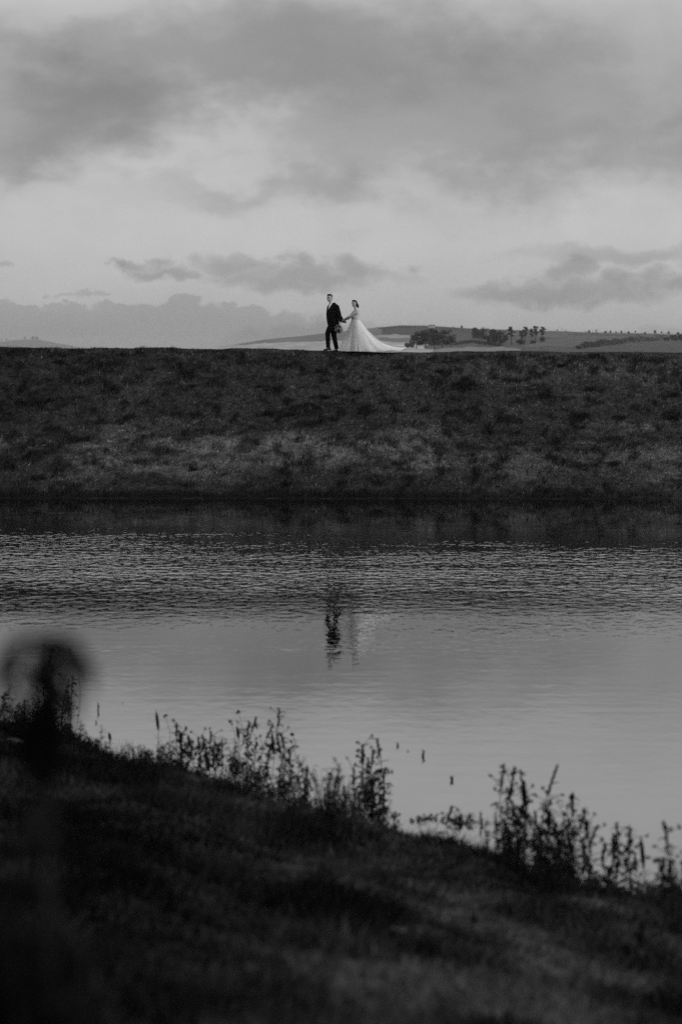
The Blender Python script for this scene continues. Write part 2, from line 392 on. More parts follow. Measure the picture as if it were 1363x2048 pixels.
def bank_grass(name, n, x0, x1, seed, label):
    r = np.random.default_rng(seed); x = r.uniform(x0, x1, n); y = r.uniform(67.2, 79.0, n)
    z = bank_z(x, y); keep = z > .03; x, y, z = x[keep], y[keep], z[keep]; t = bank_t(x, y); n = len(x)
    tuft = ss(fbm(x * 3.2, y * 2.6, 3, 91), .56, .70) * (1 - ss(t, .93, 1.0))
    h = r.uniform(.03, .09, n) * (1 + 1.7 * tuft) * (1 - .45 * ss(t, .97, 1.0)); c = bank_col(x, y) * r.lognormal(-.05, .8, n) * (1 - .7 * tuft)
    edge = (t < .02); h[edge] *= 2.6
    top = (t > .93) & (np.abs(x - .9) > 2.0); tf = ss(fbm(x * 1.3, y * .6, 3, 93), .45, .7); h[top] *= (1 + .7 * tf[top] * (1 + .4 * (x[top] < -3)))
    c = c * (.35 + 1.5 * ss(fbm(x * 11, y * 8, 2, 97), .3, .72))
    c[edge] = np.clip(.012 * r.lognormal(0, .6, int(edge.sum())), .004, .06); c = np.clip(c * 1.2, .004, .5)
    w = r.uniform(.006, .014, n)
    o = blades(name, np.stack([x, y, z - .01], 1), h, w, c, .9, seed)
    tag(o, label, 'grass', kind='stuff')
bank_grass('bank_grass', 400000, -13.5, 13.5, 11, 'rough short grass covering the far bank beyond the pond')
# a few hundred straws lying pale on the slope
r = np.random.default_rng(5); n = 9000; x = r.uniform(-13, 13, n); y = r.uniform(67.8, 76.4, n); z = bank_z(x, y) + .03
a = r.normal(0, .5, n); l = r.uniform(.04, .2, n); d = np.stack([np.cos(a) * l, np.sin(a) * l * .5, np.sin(a) * l * .4], 1); P = np.stack([x, y, z], 1)
up = np.array([0, -.003, .006]); v = np.stack([P - up, P + d - up * .4, P + d + up * .4, P + up], 1).reshape(-1, 3); i = np.arange(n) * 4
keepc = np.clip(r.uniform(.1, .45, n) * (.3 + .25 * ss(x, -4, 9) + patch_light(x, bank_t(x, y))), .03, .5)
tag(mesh_np('dead_straw', v, np.stack([i, i + 1, i + 2, i + 3], 1), MT['blade'], colr=np.repeat(keepc, 4)), 'pale dead straws lying across the far bank', 'straw', kind='stuff')

# individual dark tussocks one can pick out on the slope
def tussock_mesh(seed, n=260):
    r = np.random.default_rng(seed); P = r.normal(0, .075, (n, 3)); P[:, 2] = 0
    me = blades('tussock', P, r.uniform(.09, .24, n), r.uniform(.008, .015, n), np.clip(.016 * r.lognormal(0, .5, n), .005, .09), 1.1, seed, wind=(.05, 0))
    return me
TUS = [(575, 803, 1.0, 'broad dark tussock below the couple near the middle of the slope'), (538, 828, 1.0, 'dark tussock a little left of the spiky one, mid slope'),
       (582, 830, .9, 'spiky upright tussock standing alone at mid slope'), (520, 775, .8, 'small dark tussock high on the slope beneath the groom'),
       (648, 795, .8, 'small dark tussock straight below the bride'), (650, 762, .7, 'dark tussock close under the crest below the bride'),
       (384, 773, .8, 'low dark tussock on the upper slope, left of the middle'), (716, 785, .9, 'dark tussock below the end of the wedding train'),
       (1118, 733, .9, 'dark tussock just under the crest below the pine trees'), (1175, 780, 1.0, 'dark tussock on the upper right slope beside bare earth'),
       (1165, 835, 1.5, 'largest dark bush of grass on the right slope'), (1240, 838, 1.2, 'dark grass bush just right of the largest one'),
       (1345, 838, 1.3, 'dark grass bush at the right edge of the slope'), (768, 808, 1.1, 'wide dark tussock in the dark band right of the middle'),
       (1345, 792, 1.0, 'dark tussock near the right edge, upper slope'), (1225, 930, 1.2, 'dark tussock low on the right slope above the water'),
       (386, 940, .9, 'dark tussock low on the slope amid pale straw'), (78, 958, 1.2, 'dark tussock low down near the left edge'),
       (880, 745, 1.0, 'dark tussock under the crest below the nearest tree clump'), (120, 725, 1.0, 'dark tussock under the crest near the left edge'),
       (300, 740, .9, 'dark tussock on the upper left slope below the far low hill'), (800, 940, .8, 'small tussock low on the slope right of the pale patches')]
tp = [tussock_mesh(s) for s in (1, 2, 3)]
used = set()
def bank_hit(px, py):
    for yy in np.arange(66.0, 77.5, .02):
        p = at_y(px, py, yy)
        if p.z <= float(bank_z(p.x, p.y)): return p
    return at_y(px, py, 76)
for k, (px, py, s, lab) in enumerate(TUS):
    src = tp[k % 3]; o = src if (k % 3) not in used else src.copy()
    if o is not src: col.objects.link(o)
    used.add(k % 3); p = bank_hit(px, py); o.location = (p.x, p.y, p.z - .02); s *= .68
    o.scale = (1.5 * s, 1.5 * s, s); o.rotation_euler = (0, 0, k * 1.3)
    tag(o, lab, 'grass tussock', 'dark tussocks on the far bank')

# ================================================================ pond
wm = mesh_np('water', [(-130, -60, 0), (130, -60, 0), (130, 71.5, 0), (-130, 71.5, 0)], [(0, 1, 2, 3)], MT['water']); tag(wm, kind='structure')
# pale broken scum line where the water meets the far bank
n = 900; xx = np.linspace(-40, 40, n); sy = YS - .02 * xx + .3 * (fbm(xx * .35, xx * 0, 3, 5) - .5)
on = ss(fbm(xx * 1.6, xx * 0 + 3, 3, 15), .60, .66); wdt = .02 * on * (.3 + fbm(xx * 5, xx * 0, 2, 19)) + .002
v = np.concatenate([np.stack([xx, sy - .03 - wdt, .006 - .05 * (on < .5)], 1), np.stack([xx, sy - .01, .012 - .06 * (on < .5)], 1)])
i = np.arange(n - 1); tag(mesh_np('foam', v, np.stack([i, i + 1, i + 1 + n, i + n], 1), MT['foam']), 'thin broken pale line of scum along the far shore', 'foam', kind='stuff')

# ================================================================ the near bank
SH = [(-1400, 1330), (-600, 1385), (-200, 1420), (0, 1450), (120, 1478), (200, 1500), (300, 1528), (400, 1550), (500, 1585), (600, 1622), (700, 1655), (760, 1676), (820, 1688), (900, 1700), (980, 1722), (1060, 1752), (1140, 1778), (1240, 1798), (1363, 1822), (1600, 1860), (2400, 1960)]
shp = [at_z(a, b + 12) for a, b in SH]; SHX = [p.x for p in shp]; SHY = [p.y for p in shp]
def near_z(x, y, rough=True):
    x = np.asarray(x, float); y = np.asarray(y, float)
    s = np.interp(x, SHX, SHY) + (fbm(x * 1.5, x * 0, 3, 99) - .5) * .9; d = s - y
    z = np.where(d > 0, .03 + .13 * d + .05 * ss(d, 0, .4), d * .35)
    z = np.where(d > 22, .03 + .13 * 22 + .05 + (d - 22) * .06, z)
    if rough:
        a = ss(d, .1, 1.5); z = z + a * ((fbm(x * .8, y * .8, 4, 101) - .5) * .3 + (fbm(x * 3, y * 3, 3, 111) - .5) * .1)
        z = z + (fbm(x * 1.6, y * 1.6, 3, 121) - .5) * .06
    return np.maximum(z, -1.5)
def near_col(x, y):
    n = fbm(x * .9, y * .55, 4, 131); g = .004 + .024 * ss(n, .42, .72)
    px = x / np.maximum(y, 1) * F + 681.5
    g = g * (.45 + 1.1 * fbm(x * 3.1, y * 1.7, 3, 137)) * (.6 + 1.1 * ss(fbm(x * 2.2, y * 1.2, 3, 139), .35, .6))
    return np.clip(g * (.26 + 2.1 * ss(px, 100, 1100)), .0015, .06)  # left side darkened in the turf colour itself, in place of real shade
xs = np.concatenate([np.linspace(-60, -8.2, 50), np.linspace(-8, 8, 260), np.linspace(8.2, 60, 50)]); ysg = np.concatenate([np.linspace(-50, 2.8, 50), np.linspace(3, 34, 420), np.linspace(34.2, 60, 20)])
GX, GY = np.meshgrid(xs, ysg, indexing='ij'); GZ = near_z(GX, GY)
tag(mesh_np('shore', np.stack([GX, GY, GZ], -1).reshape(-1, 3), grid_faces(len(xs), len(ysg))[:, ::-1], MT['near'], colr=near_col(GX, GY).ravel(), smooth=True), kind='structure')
r = np.random.default_rng(21); n = 190000; y = 3.5 + 26 * r.random(n) ** .8; x = r.uniform(-1, 1, n) * (.6 + y * .175); z = near_z(x, y); k = z > .0
x, y, z = x[k], y[k], z[k]; n = len(x); s_ = np.interp(x, SHX, SHY) - y
tuft = ss(fbm(x * 1.7, y * 1.2, 3, 141), .55, .68)
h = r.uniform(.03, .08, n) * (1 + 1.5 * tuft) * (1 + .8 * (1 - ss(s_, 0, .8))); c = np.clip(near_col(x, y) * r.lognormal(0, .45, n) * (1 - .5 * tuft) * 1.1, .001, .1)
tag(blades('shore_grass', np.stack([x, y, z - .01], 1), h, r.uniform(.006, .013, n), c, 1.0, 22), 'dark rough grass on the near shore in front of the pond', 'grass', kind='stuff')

# ---------------------------------------------------------------- waterside weeds, one by one
def weed(px, by, ty, label, kind='dock', lean=0, seed=0, w=1.0, off=0.0, name='weed', cat='weed', group='weeds at the near water edge'):
    r = random.Random(seed * 31 + int(px)); base = at_z(px, by, 0.0)
    gz = float(near_z(base.x, base.y))
    if gz > 0: # stands on land: walk along the ray until it meets the ground
        for yy in np.arange(base.y, 3, -.03):
            q = at_y(px, by, yy)
            if q.z > float(near_z(q.x, q.y)): base = q; break
    base.z = max(float(near_z(base.x, base.y)), -.04) - .02
    sc = F / base.y; H = max((by - ty) / sc, .05) + .02
    o = empty(name, base); o.rotation_euler = (0, 0, r.uniform(-.6, .6))
    st = MB(); fo = MB(); sdm = MB()
    def stalk(x0, y0, h, ln, rad, curve=0):
        pts = []
        for i in range(6):
            t = i / 5; pts.append(Vector((x0 + ln * h * t + curve * h * math.sin(t * 3.1) * .12 + r.uniform(-.006, .006), y0 + r.uniform(-.01, .01), h * t)))
        st.tube(pts, [rad * (1 - .6 * i / 5) for i in range(6)], 5); return pts
    def onpts(pts, t):
        t = min(max(t, 0), .999) * (len(pts) - 1); i = int(t); return pts[i].lerp(pts[i + 1], t - i)
    def dirs(e):
        a = r.uniform(0, 6.28); return Vector((math.cos(a), math.sin(a), e))
    if kind == 'dock':          # leafy upright stalks, several from one root
        ns = max(1, round(3.2 * w))
        for j in range(ns):
            h = H * (1 if j == 0 else r.uniform(.55, .95)); pts = stalk(r.uniform(-.07, .07) * w, r.uniform(-.06, .06), h, lean + r.gauss(0, .09), .0055, r.uniform(-1, 1))
            for i in range(int(12 + 30 * h)):
                t = r.uniform(.06, 1); p = onpts(pts, t); l = r.choice((.02, .035, .05, .09, .12)) * (1.2 - .6 * t) + .01
                fo.leaf(p, dirs(r.uniform(-.1, .9)), l, l * r.uniform(.3, .5), r.uniform(.1, .5))
            for i in range(int(2 + 4 * h)):
                p = onpts(pts, r.uniform(.35, .97)); d = dirs(r.uniform(.1, 1.4)).normalized(); q = p + d * r.uniform(.04, .16); st.tube([p, q], [.003, .002], 4)
                for _ in range(4): st.ell(q + Vector([r.uniform(-.012, .012) for _ in '123']), r.uniform(.005, .011), nu=6, nv=4)
            hm = MB(); nn = int(6 + 18 * h)
            for i in range(nn): hm.ell(onpts(pts, .75 + .25 * i / nn) + Vector((r.uniform(-.006, .006), r.uniform(-.006, .006), 0)), (r.uniform(.007, .012),) * 2 + (.014,), nu=6, nv=4)
            hm.build('seed_head', MT['seed'], o)
    elif kind == 'bush':        # dense leafy clump
        for j in range(int(10 * w) + 3):
            h = H * r.uniform(.5, 1); pts = stalk(r.gauss(0, .06) * w, r.gauss(0, .06), h, lean + r.gauss(0, .14), .004, r.uniform(-1, 1))
            for i in range(int(18 + 42 * h)):
                t = r.uniform(.05, 1); p = onpts(pts, t); l = r.uniform(.025, .07)
                fo.leaf(p, dirs(r.uniform(0, 1)), l, l * r.uniform(.25, .45), r.uniform(.1, .5))
    elif kind == 'rush':        # tuft of thin blades
        for j in range(int(34 * w)):
            h = H * r.uniform(.4, 1); a = r.uniform(0, 6.28); l = r.uniform(.02, .35); x0 = r.gauss(0, .05) * w
            p0 = Vector((x0, r.gauss(0, .04), 0)); p2 = p0 + Vector((math.cos(a) * l * h, math.sin(a) * l * h * .6, h)); p1 = p0.lerp(p2, .5) + Vector((0, 0, h * .08))
            fo.tube([p0, p1, p2], [.0035, .003, .0012], 3)
    elif kind == 'spike':       # stalk with a long dark head
        pts = stalk(0, 0, H, lean, .004, .5); a, b = onpts(pts, .55), onpts(pts, .97)
        sdm.tube([a, a.lerp(b, .25), a.lerp(b, .7), b], [.006, .017, .016, .004], 7)
        for i in range(7): fo.leaf(onpts(pts, r.uniform(.02, .5)), dirs(1), r.uniform(.08, .15), .012, .25)
    elif kind == 'stalk':       # bare thin stalk that ends in a nodding head
        pts = stalk(0, 0, H, lean, .0035, 1.2); q = pts[-1]
        for i in range(9): sdm.ell(q + Vector((r.uniform(-.014, .02), r.uniform(-.01, .01), r.uniform(-.025, .012))), r.uniform(.006, .012), nu=6, nv=4)
        for i in range(3): fo.leaf(onpts(pts, r.uniform(.2, .8)), dirs(.8), r.uniform(.04, .08), .014, .3)
    elif kind == 'shoot':       # tip of a water plant
        pts = stalk(0, 0, H, lean, .005, .3)
        for i in range(16): fo.leaf(onpts(pts, r.uniform(.0, .75)), dirs(r.uniform(1.5, 5)), r.uniform(.018, .035) * w, .007 * w, .03)
        for i in range(6): st.ell(onpts(pts, .08 + .14 * i), (.0055 * w * math.sin(.6 + i * .45),) * 2 + (.02,), nu=6, nv=4)
    elif kind == 'pad':         # leaves lying on the water
        for i in range(int(6 * w) + 1):
            a = r.uniform(0, 6.28); p = Vector((r.gauss(0, .05 * w), r.gauss(0, .08 * w), .035))
            fo.leaf(p, (math.cos(a), math.sin(a), .25), r.uniform(.05, .09), .03, .12)
        stalk(0, 0, .05, 0, .005)
    if st.v: st.build('stem', MT['weedstem'], o)
    if fo.v: fo.build('foliage', MT['weed'], o, smooth=False)
    if sdm.v: sdm.build('seed_head', MT['seed'], o)
    return tag(o, label, cat, group)
W = [
 # px, base row, top row, kind, lean, width, label
 (6, 1462, 1368, 'bush', .0, 1.2, 'leafy weed cut by the left edge of the picture, at the water edge'),
 (30, 1470, 1385, 'rush', 0, 1.2, 'tuft of rushes left of the blurred drooping weed'),
 (50, 1475, 1395, 'bush', 0, 1.4, 'dark leafy clump just left of the blurred drooping weed'),
 (78, 1478, 1360, 'bush', 0, 1.4, 'dark leafy clump behind the blurred drooping weed'),
 (108, 1482, 1288, 'dock', .0, .4, 'tall bare topped stalk rising right beside the blurred drooping weed'),
 (122, 1480, 1345, 'dock', .0, 1.0, 'tall leafy weed second from the right in the left clump'),
 (140, 1482, 1288, 'stalk', .0, 1, 'tall thin stalk with a small head above the left clump'),
 (147, 1485, 1350, 'dock', .02, 1.3, 'broad dark leafy weed at the right end of the left clump'),
 (100, 1484, 1400, 'bush', 0, 1.3, 'low dark bush at the foot of the left clump'),
 (162, 1490, 1430, 'bush', 0, .9, 'low leafy weed at the foot of the left clump, by open water'),
 (196, 1421, 1396, 'shoot', 0, 1.6, 'thin sprig standing in the water right of the left clump'),
 (222, 1406, 1398, 'pad', 0, 1.0, 'flat floating leaves beside the thin sprig in the water'),
 (247, 1407, 1399, 'shoot', 0, .9, 'lone speck of a shoot right of the floating leaves, far out'),
 (193, 1446, 1434, 'shoot', 0, 1.4, 'small round shoot in the water below the thin sprig'),
 (186, 1500, 1462, 'bush', 0, .8, 'scruffy low weed on the shore between the left clump and the black pointed tuft'),
 (219, 1492, 1455, 'spike', 0, 1, 'small black pointed tuft on the shore, left of the rushes'),
 (255, 1512, 1470, 'rush', 0, 1.3, 'low fringe of rushes right of the black pointed tuft'),
 (285, 1520, 1478, 'rush', 0, 1.3, 'low fringe of rushes left of the cattail'),
 (312, 1500, 1410, 'spike', .0, 1, 'upright cattail with a thick dark head'),
 (328, 1510, 1422, 'stalk', .02, 1, 'thin grass stalk just right of the cattail'),
 (300, 1530, 1482, 'bush', 0, 1.7, 'dense black bush under the cattail'),
 (332, 1536, 1476, 'bush', 0, 1.5, 'dense black bush right of the cattail foot'),
 (365, 1530, 1440, 'dock', .0, 1.0, 'leafy weed with a round head, first of the clump right of the cattail'),
 (384, 1540, 1452, 'dock', .0, 1.3, 'dense leafy weed in the middle of the clump right of the cattail'),
 (410, 1530, 1452, 'dock', .02, .9, 'slim leafy weed at the right side of the clump right of the cattail'),
 (436, 1512, 1462, 'bush', 0, 1.2, 'dark star shaped leafy plant standing in the water'),
 (422, 1482, 1468, 'shoot', 0, 1, 'small shoot in the water above the dark star shaped plant'),
 (462, 1510, 1434, 'stalk', -.02, 1, 'short thin stalk left of the curved nodding one'),
 (466, 1520, 1414, 'stalk', .09, 1, 'curved nodding thin stalk with a tiny head'),
 (473, 1500, 1442, 'spike', 0, 1, 'small cattail beside the curved nodding stalk'),
 (470, 1535, 1500, 'bush', 0, .9, 'dark leaves in the water under the curved nodding stalk'),
 (506, 1535, 1425, 'dock', .04, .8, 'tall leafy stalk left of the tallest leaning one'),
 (514, 1545, 1405, 'dock', .16, .7, 'tallest leaning weed with a dark tip, left of the middle'),
 (512, 1560, 1515, 'bush', 0, 1.1, 'low leafy growth at the foot of the tallest leaning weed'),
 (541, 1560, 1450, 'spike', .02, 1, 'upright cattail just right of the tallest leaning weed'),
 (555, 1580, 1455, 'dock', .02, .5, 'slender leafy stalk, left one of a pair of equals'),
 (568, 1580, 1458, 'dock', .0, .6, 'slender leafy stalk, right one of a pair of equals'),
 (584, 1500, 1460, 'stalk', 0, .8, 'single small headed stalk right of the pair of slender stalks'),
 (490, 1582, 1530, 'rush', 0, 1.3, 'rushes on the shore below the tallest leaning weed'),
 (450, 1568, 1525, 'rush', 0, 1.2, 'rushes on the shore below the dark star shaped plant'),
 (585, 1612, 1490, 'bush', .0, 1.5, 'large leafy bush with a pointed top, left of the gap of open water'),
 (608, 1620, 1520, 'dock', .04, 1.3, 'leafy weed on the left rim of the gap of open water'),
 (545, 1600, 1540, 'bush', 0, 1.5, 'low leafy bush left of the large pointed bush'),
 (648, 1640, 1535, 'rush', .0, 1.2, 'rushes on the right rim of the gap of open water'),
 (672, 1652, 1500, 'bush', .02, 1.6, 'large shaggy bush in the very middle of the shore'),
 (690, 1655, 1528, 'dock', .0, 1.4, 'leafy weed at the right side of the large shaggy bush'),
 (708, 1655, 1560, 'bush', 0, 1.2, 'lower leafy bush right of the large shaggy bush'),
 (722, 1600, 1478, 'dock', .0, .5, 'thin forked stalk left of the one with the dark middle'),
 (742, 1600, 1467, 'dock', .03, .8, 'branching stalk with a very dark leafy middle'),
 (738, 1592, 1525, 'bush', 0, 1.0, 'very dark leaves round the foot of the branching stalk'),
 (764, 1582, 1525, 'dock', 0, .7, 'short leafy stalk right of the branching stalk'),
 (752, 1640, 1590, 'bush', 0, .9, 'scruffy weed between the branching stalk and the shore'),
 (776, 1672, 1612, 'dock', .03, 1.0, 'leaning leafy weed on the shore below the floating leaf cluster'),
 (788, 1560, 1550, 'pad', 0, 1.7, 'dark cluster of floating leaves near the branching stalk'),
 (835, 1568, 1563, 'pad', 0, .4, 'single floating leaf right of the dark leaf cluster'),
 (794, 1492, 1478, 'shoot', 0, 1.7, 'farthest shoot standing in open water, left of three'),
 (815, 1503, 1493, 'shoot', 0, .9, 'smallest shoot in open water, between two bigger ones'),
 (845, 1512, 1489, 'shoot', 0, 2.0, 'tallest shoot in open water with its long reflection'),
 (863, 1507, 1501, 'pad', 0, .5, 'floating leaf just right of the tallest open water shoot'),
 (875, 1512, 1508, 'pad', 0, .3, 'tiny floating leaf farthest right beside the tallest open water shoot'),
 (903, 1561, 1544, 'shoot', 0, 2.0, 'lone black shoot in open water below the other shoots'),
 (820, 1632, 1622, 'pad', 0, .9, 'small floating leaves left of the row of low water plants'),
 (860, 1640, 1618, 'bush', 0, .9, 'low rounded water plant with a flat top'),
 (898, 1690, 1603, 'dock', 0, .4, 'thin upright stalk in the row of low water plants'),
 (922, 1644, 1612, 'bush', 0, 1.0, 'low water plant with a very dark middle'),
 (960, 1648, 1615, 'shoot', 0, 2.0, 'black pointed water plant at the end of the low row'),
 (972, 1685, 1655, 'stalk', 0, .8, 'small bent stalk below the black pointed water plant'),
 (845, 1688, 1650, 'bush', 0, .9, 'pale scruffy weed on the shore under the flat topped water plant'),
 (885, 1694, 1655, 'rush', 0, .9, 'thin rushes on the shore under the low water plants'),
 (800, 1684, 1655, 'rush', 0, .9, 'thin rushes on the shore right of the leaning leafy weed'),
 (1018, 1728, 1512, 'dock', .02, 1.5, 'tall leafy weed at the left of the tallest clump'),
 (1036, 1735, 1516, 'dock', .01, 1.2, 'tall leafy weed in the middle of the tallest clump'),
 (1058, 1740, 1512, 'dock', .01, 1.1, 'tall straight stalk with side arms in the tallest clump'),
 (1008, 1725, 1610, 'bush', -.02, 1.4, 'dark leafy base at the left of the tallest clump'),
 (1045, 1742, 1620, 'bush', .0, 1.7, 'dark leafy base in the middle of the tallest clump'),
 (1078, 1750, 1600, 'dock', .04, 1.1, 'arching leafy weed right of the tallest stalks'),
 (1108, 1762, 1572, 'dock', .03, 1.3, 'leafy weed with a bushy top, left of two behind the tallest clump'),
 (1122, 1765, 1562, 'bush', .0, 1.2, 'bushy topped weed, right of two beside the tallest clump'),
 (1092, 1758, 1650, 'bush', 0, 1.6, 'dense mid height bush between the tallest clump and the slim weeds'),
 (1150, 1776, 1603, 'dock', .0, 1.0, 'slim leafy weed right of the bushy topped ones'),
 (1176, 1782, 1628, 'dock', .05, 1.0, 'slim leafy weed with drooping tip leaves'),
 (1140, 1778, 1670, 'bush', 0, 1.5, 'leafy base below the slim weeds'),
 (1192, 1772, 1725, 'bush', 0, .9, 'small weed at the water edge right of the slim weeds'),
 (1222, 1795, 1630, 'dock', .0, .9, 'separate tall weed with broad dark leaves, left of a pair'),
 (1236, 1798, 1640, 'dock', .02, .8, 'separate tall weed close right of the broad leaved one'),
 (1262, 1800, 1645, 'dock', .02, .8, 'separate leaning weed with a hooked tip'),
 (1278, 1800, 1655, 'spike', .0, 1, 'dark pointed head right of the hooked weed'),
 (1297, 1702, 1694, 'pad', 0, .6, 'floating leaf between the hooked weed and the right edge'),
 (1304, 1722, 1712, 'shoot', 0, .9, 'tiny shoot under the floating leaf near the right edge'),
 (1290, 1806, 1760, 'bush', 0, 1.2, 'low leafy weed at the foot of the hooked weed'),
 (1325, 1812, 1740, 'bush', 0, 1.1, 'low leafy weed left of the edge plant on the right'),
 (1352, 1818, 1635, 'dock', .0, 1.3, 'tall weed at the very right edge of the picture'),
 (1362, 1822, 1680, 'bush', .0, 1.3, 'dark leaves cut by the right edge of the picture'),
 (1200, 1800, 1762, 'rush', 0, 1.0, 'rushes on the shore between the slim weeds and the separate pair'),
 (610, 1715, 1685, 'rush', 0, 1.2, 'dark grass tuft on the near shore, below the gap of open water'),
 (945, 1860, 1826, 'spike', 0, 1, 'small dark upright weed on the near shore, lower right'),
 (975, 1895, 1862, 'bush', 0, .9, 'small dark leafy weed on the near shore below the upright one'),
 (1270, 1935, 1840, 'dock', 0, .5, 'thin dark weed on the near shore at the lower right'),
]
for k, (px, by, ty, kind, ln, w, lab) in enumerate(W):
    weed(px, by, ty, lab, kind, ln, k, w, name={'rush': 'rush_tuft', 'spike': 'cattail', 'stalk': 'grass_stalk', 'shoot': 'water_shoot', 'pad': 'floating_leaf'}.get(kind, 'weed'),
         cat={'rush': 'rushes', 'spike': 'cattail', 'pad': 'floating leaves', 'shoot': 'water plant'}.get(kind, 'weed'))

# two pale stones in the turf
for px, py, sz, lab in [(28, 1490, .06, 'pale flat stone on the near shore at the left'), (795, 1876, .03, 'small pale stone in the grass of the near shore')]:
    p = at_z(px, py)
    for yy in np.arange(p.y, 3, -.03):
        q = at_y(px, py, yy)
        if q.z > float(near_z(q.x, q.y)): p = q; break
    b = MB(); b.ell((0, 0, 0), (sz * 1.6, sz, sz * .45), nu=10, nv=6); rr = random.Random(px)
    for v in b.v: v *= rr.uniform(.85, 1.15)
    o = b.build('stone', MT['stone']); o.location = (p.x, p.y, float(near_z(p.x, p.y)) + .045); o.rotation_euler = (.1, .2, .6); tag(o, lab, 'stone')

# the drooping dock close to the lens, and the dark leafy mass at its left
ND = 3.4
def at_local(px, py, y, o): return at_y(px, py, y) - o
b0 = at_y(92, 1700, ND); b0.z = float(near_z(b0.x, b0.y)) - .02
o = empty('drooping_dock', b0); r = random.Random(4)
def LP(px, py, dy=0): return at_y(px, py, ND + dy) - b0
m = MB(); m.tube([Vector((0, 0, 0)), LP(94, 1800), LP(96, 1620), LP(96, 1480), LP(95, 1350), LP(93, 1285)], [.008, .008, .007, .007, .006, .004], 7); m.build('stem', MT['weedstem'], o)
m = MB()
for i in range(300):
    t = r.random(); py = 1282 + 250 * t; wd = (.006 + .015 * min(1, t * 3)); q = LP(95, py); a = r.uniform(0, 6.28)
    m.ell(q + Vector((math.cos(a) * wd * r.random(), math.sin(a) * wd, 0)), r.uniform(.006, .010), nu=6, nv=4)
m.build('seed_head', MT['seed'], o)
def ribbon(pts, w, nm='leaf'):
    mb = MB(); P = [Vector(p) for p in pts]
    for i, p in enumerate(P):
        d = (P[min(i + 1, len(P) - 1)] - P[max(i - 1, 0)]).normalized(); s_ = d.cross(Vector((0, 1, 0))).normalized(); k = w * (math.sin(math.pi * min(1, .12 + i / (len(P) - 1) * .86)) ** .7)
        mb.v += [p - s_ * k / 2 - Vector((0, .012, 0)), p + Vector((0, .008, 0)), p + s_ * k / 2 - Vector((0, .012, 0))]
    for i in range(len(P) - 1):
        q = i * 3; mb.f += [(q, q + 1, q + 4, q + 3), (q + 1, q + 2, q + 5, q + 4)]
    return mb.build(nm, MT['weed'], o)
ribbon([LP(95, 1300), LP(118, 1278, -.04), LP(150, 1300, -.05), LP(178, 1345, -.06), LP(182, 1392, -.02)], .03)
ribbon([LP(95, 1310), LP(72, 1275, -.05), LP(36, 1290, -.08), LP(12, 1330, -.03), LP(8, 1368, -.02), LP(26, 1402, -.02), LP(52, 1405)], .028)
ribbon([LP(96, 1380), LP(120, 1372, -.04), LP(150, 1400, -.05), LP(160, 1440, -.06)], .026)
ribbon([LP(95, 1420), LP(110, 1355), LP(130, 1335, .03), LP(148, 1350, .05)], .025)
m = MB()
for i in range(50):
    a = r.uniform(-.35, 3.5); rr_ = 62 * r.random() ** .5; px = 92 + rr_ * 1.2 * math.cos(a); py = 1355 - rr_ * 1.0 * math.sin(a)
    q = LP(px, py, r.uniform(-.07, .07)); m.leaf(q, (r.uniform(-1, 1), r.uniform(-1, 1), r.uniform(-1.2, .2)), r.uniform(.015, .035), .010, .4)
    if i % 6 == 0: m.tube([LP(95, 1330 + r.uniform(-30, 60)), LP((px + 95) / 2, py - 14), q], [.0018] * 3, 4)
m.build('dry_bracts', MT['weed'], o, smooth=False)
ribbon([LP(95, 1500), LP(66, 1430), LP(45, 1400, .05), LP(30, 1405, .08)], .013)
tag(o, 'blurred drooping dock with two curled leaves close to the camera at the left', 'weed')
for px, py, dx in [(105, 1400, 0), (80, 1390, -.02), (62, 1440, -.02), (112, 1440, 0), (84, 1460, 0)]:
    m = MB(); q0 = LP(95, 1560, r.uniform(-.03, .03)); q1 = LP(px, py, r.uniform(-.06, .06)); qs = [q0.lerp(q1, i / 5) + Vector((dx * math.sin(i / 5 * 3.1), 0, 0)) for i in range(6)]
    m.tube(qs, [.004, .004, .0035, .003, .0025, .002], 5)
    for i in range(70):
        u_ = r.random() ** .7 * 4.99; k_ = int(u_); a_ = r.uniform(0, 6.28); m.leaf(qs[k_].lerp(qs[k_ + 1], u_ - k_), (math.cos(a_), math.sin(a_), r.uniform(-.3, .8)), r.uniform(.02, .045), .014, .3)
    m.build('side_shoot', MT['seed'], o, smooth=False)
def near_bush(name, px0, py0, dist, pts, label, n, lw, mat='weed', seed=3):
    base = at_y(px0, py0, dist); base.z = float(near_z(base.x, base.y)) - .03; o = empty(name, base); r = random.Random(seed); st = MB(); fo = MB()
    for px, py in pts:
        tip = at_y(px, py, dist + r.uniform(-.25, .25)) - base; q = Vector((tip.x * .45, tip.y * .5, 0)); mid = q.lerp(tip, .5) + Vector((0, 0, .05))
        P = [q, q.lerp(mid, .5) + Vector((0, 0, .03)), mid, mid.lerp(tip, .6) + Vector((0, 0, .015)), tip]; st.tube(P, [.005, .0045, .004, .003, .0015], 5)
        for i in range(n):
            t = r.uniform(.0, 1) * 4; k = min(int(t), 3); p = P[k].lerp(P[k + 1], t - k); a = r.uniform(0, 6.28)
            fo.leaf(p, (math.cos(a), math.sin(a), r.uniform(-.2, .8)), r.uniform(.5, 1) * lw, r.uniform(.3, .5) * lw, .3)
    st.build('stem', MT['weedstem'], o); fo.build('foliage', MT[mat], o, smooth=False); return tag(o, label, 'bush')
rr = random.Random(8)
near_bush('bramble_bush', -60, 2100, 3.4, [(rr.uniform(-240, 60), rr.uniform(1700, 2000)) for _ in range(44)] + [(rr.uniform(-100, 190), rr.uniform(1880, 2060)) for _ in range(34)],
          'black out of focus bramble mass filling the lower left corner', 60, .06, 'seed')
m = MB()
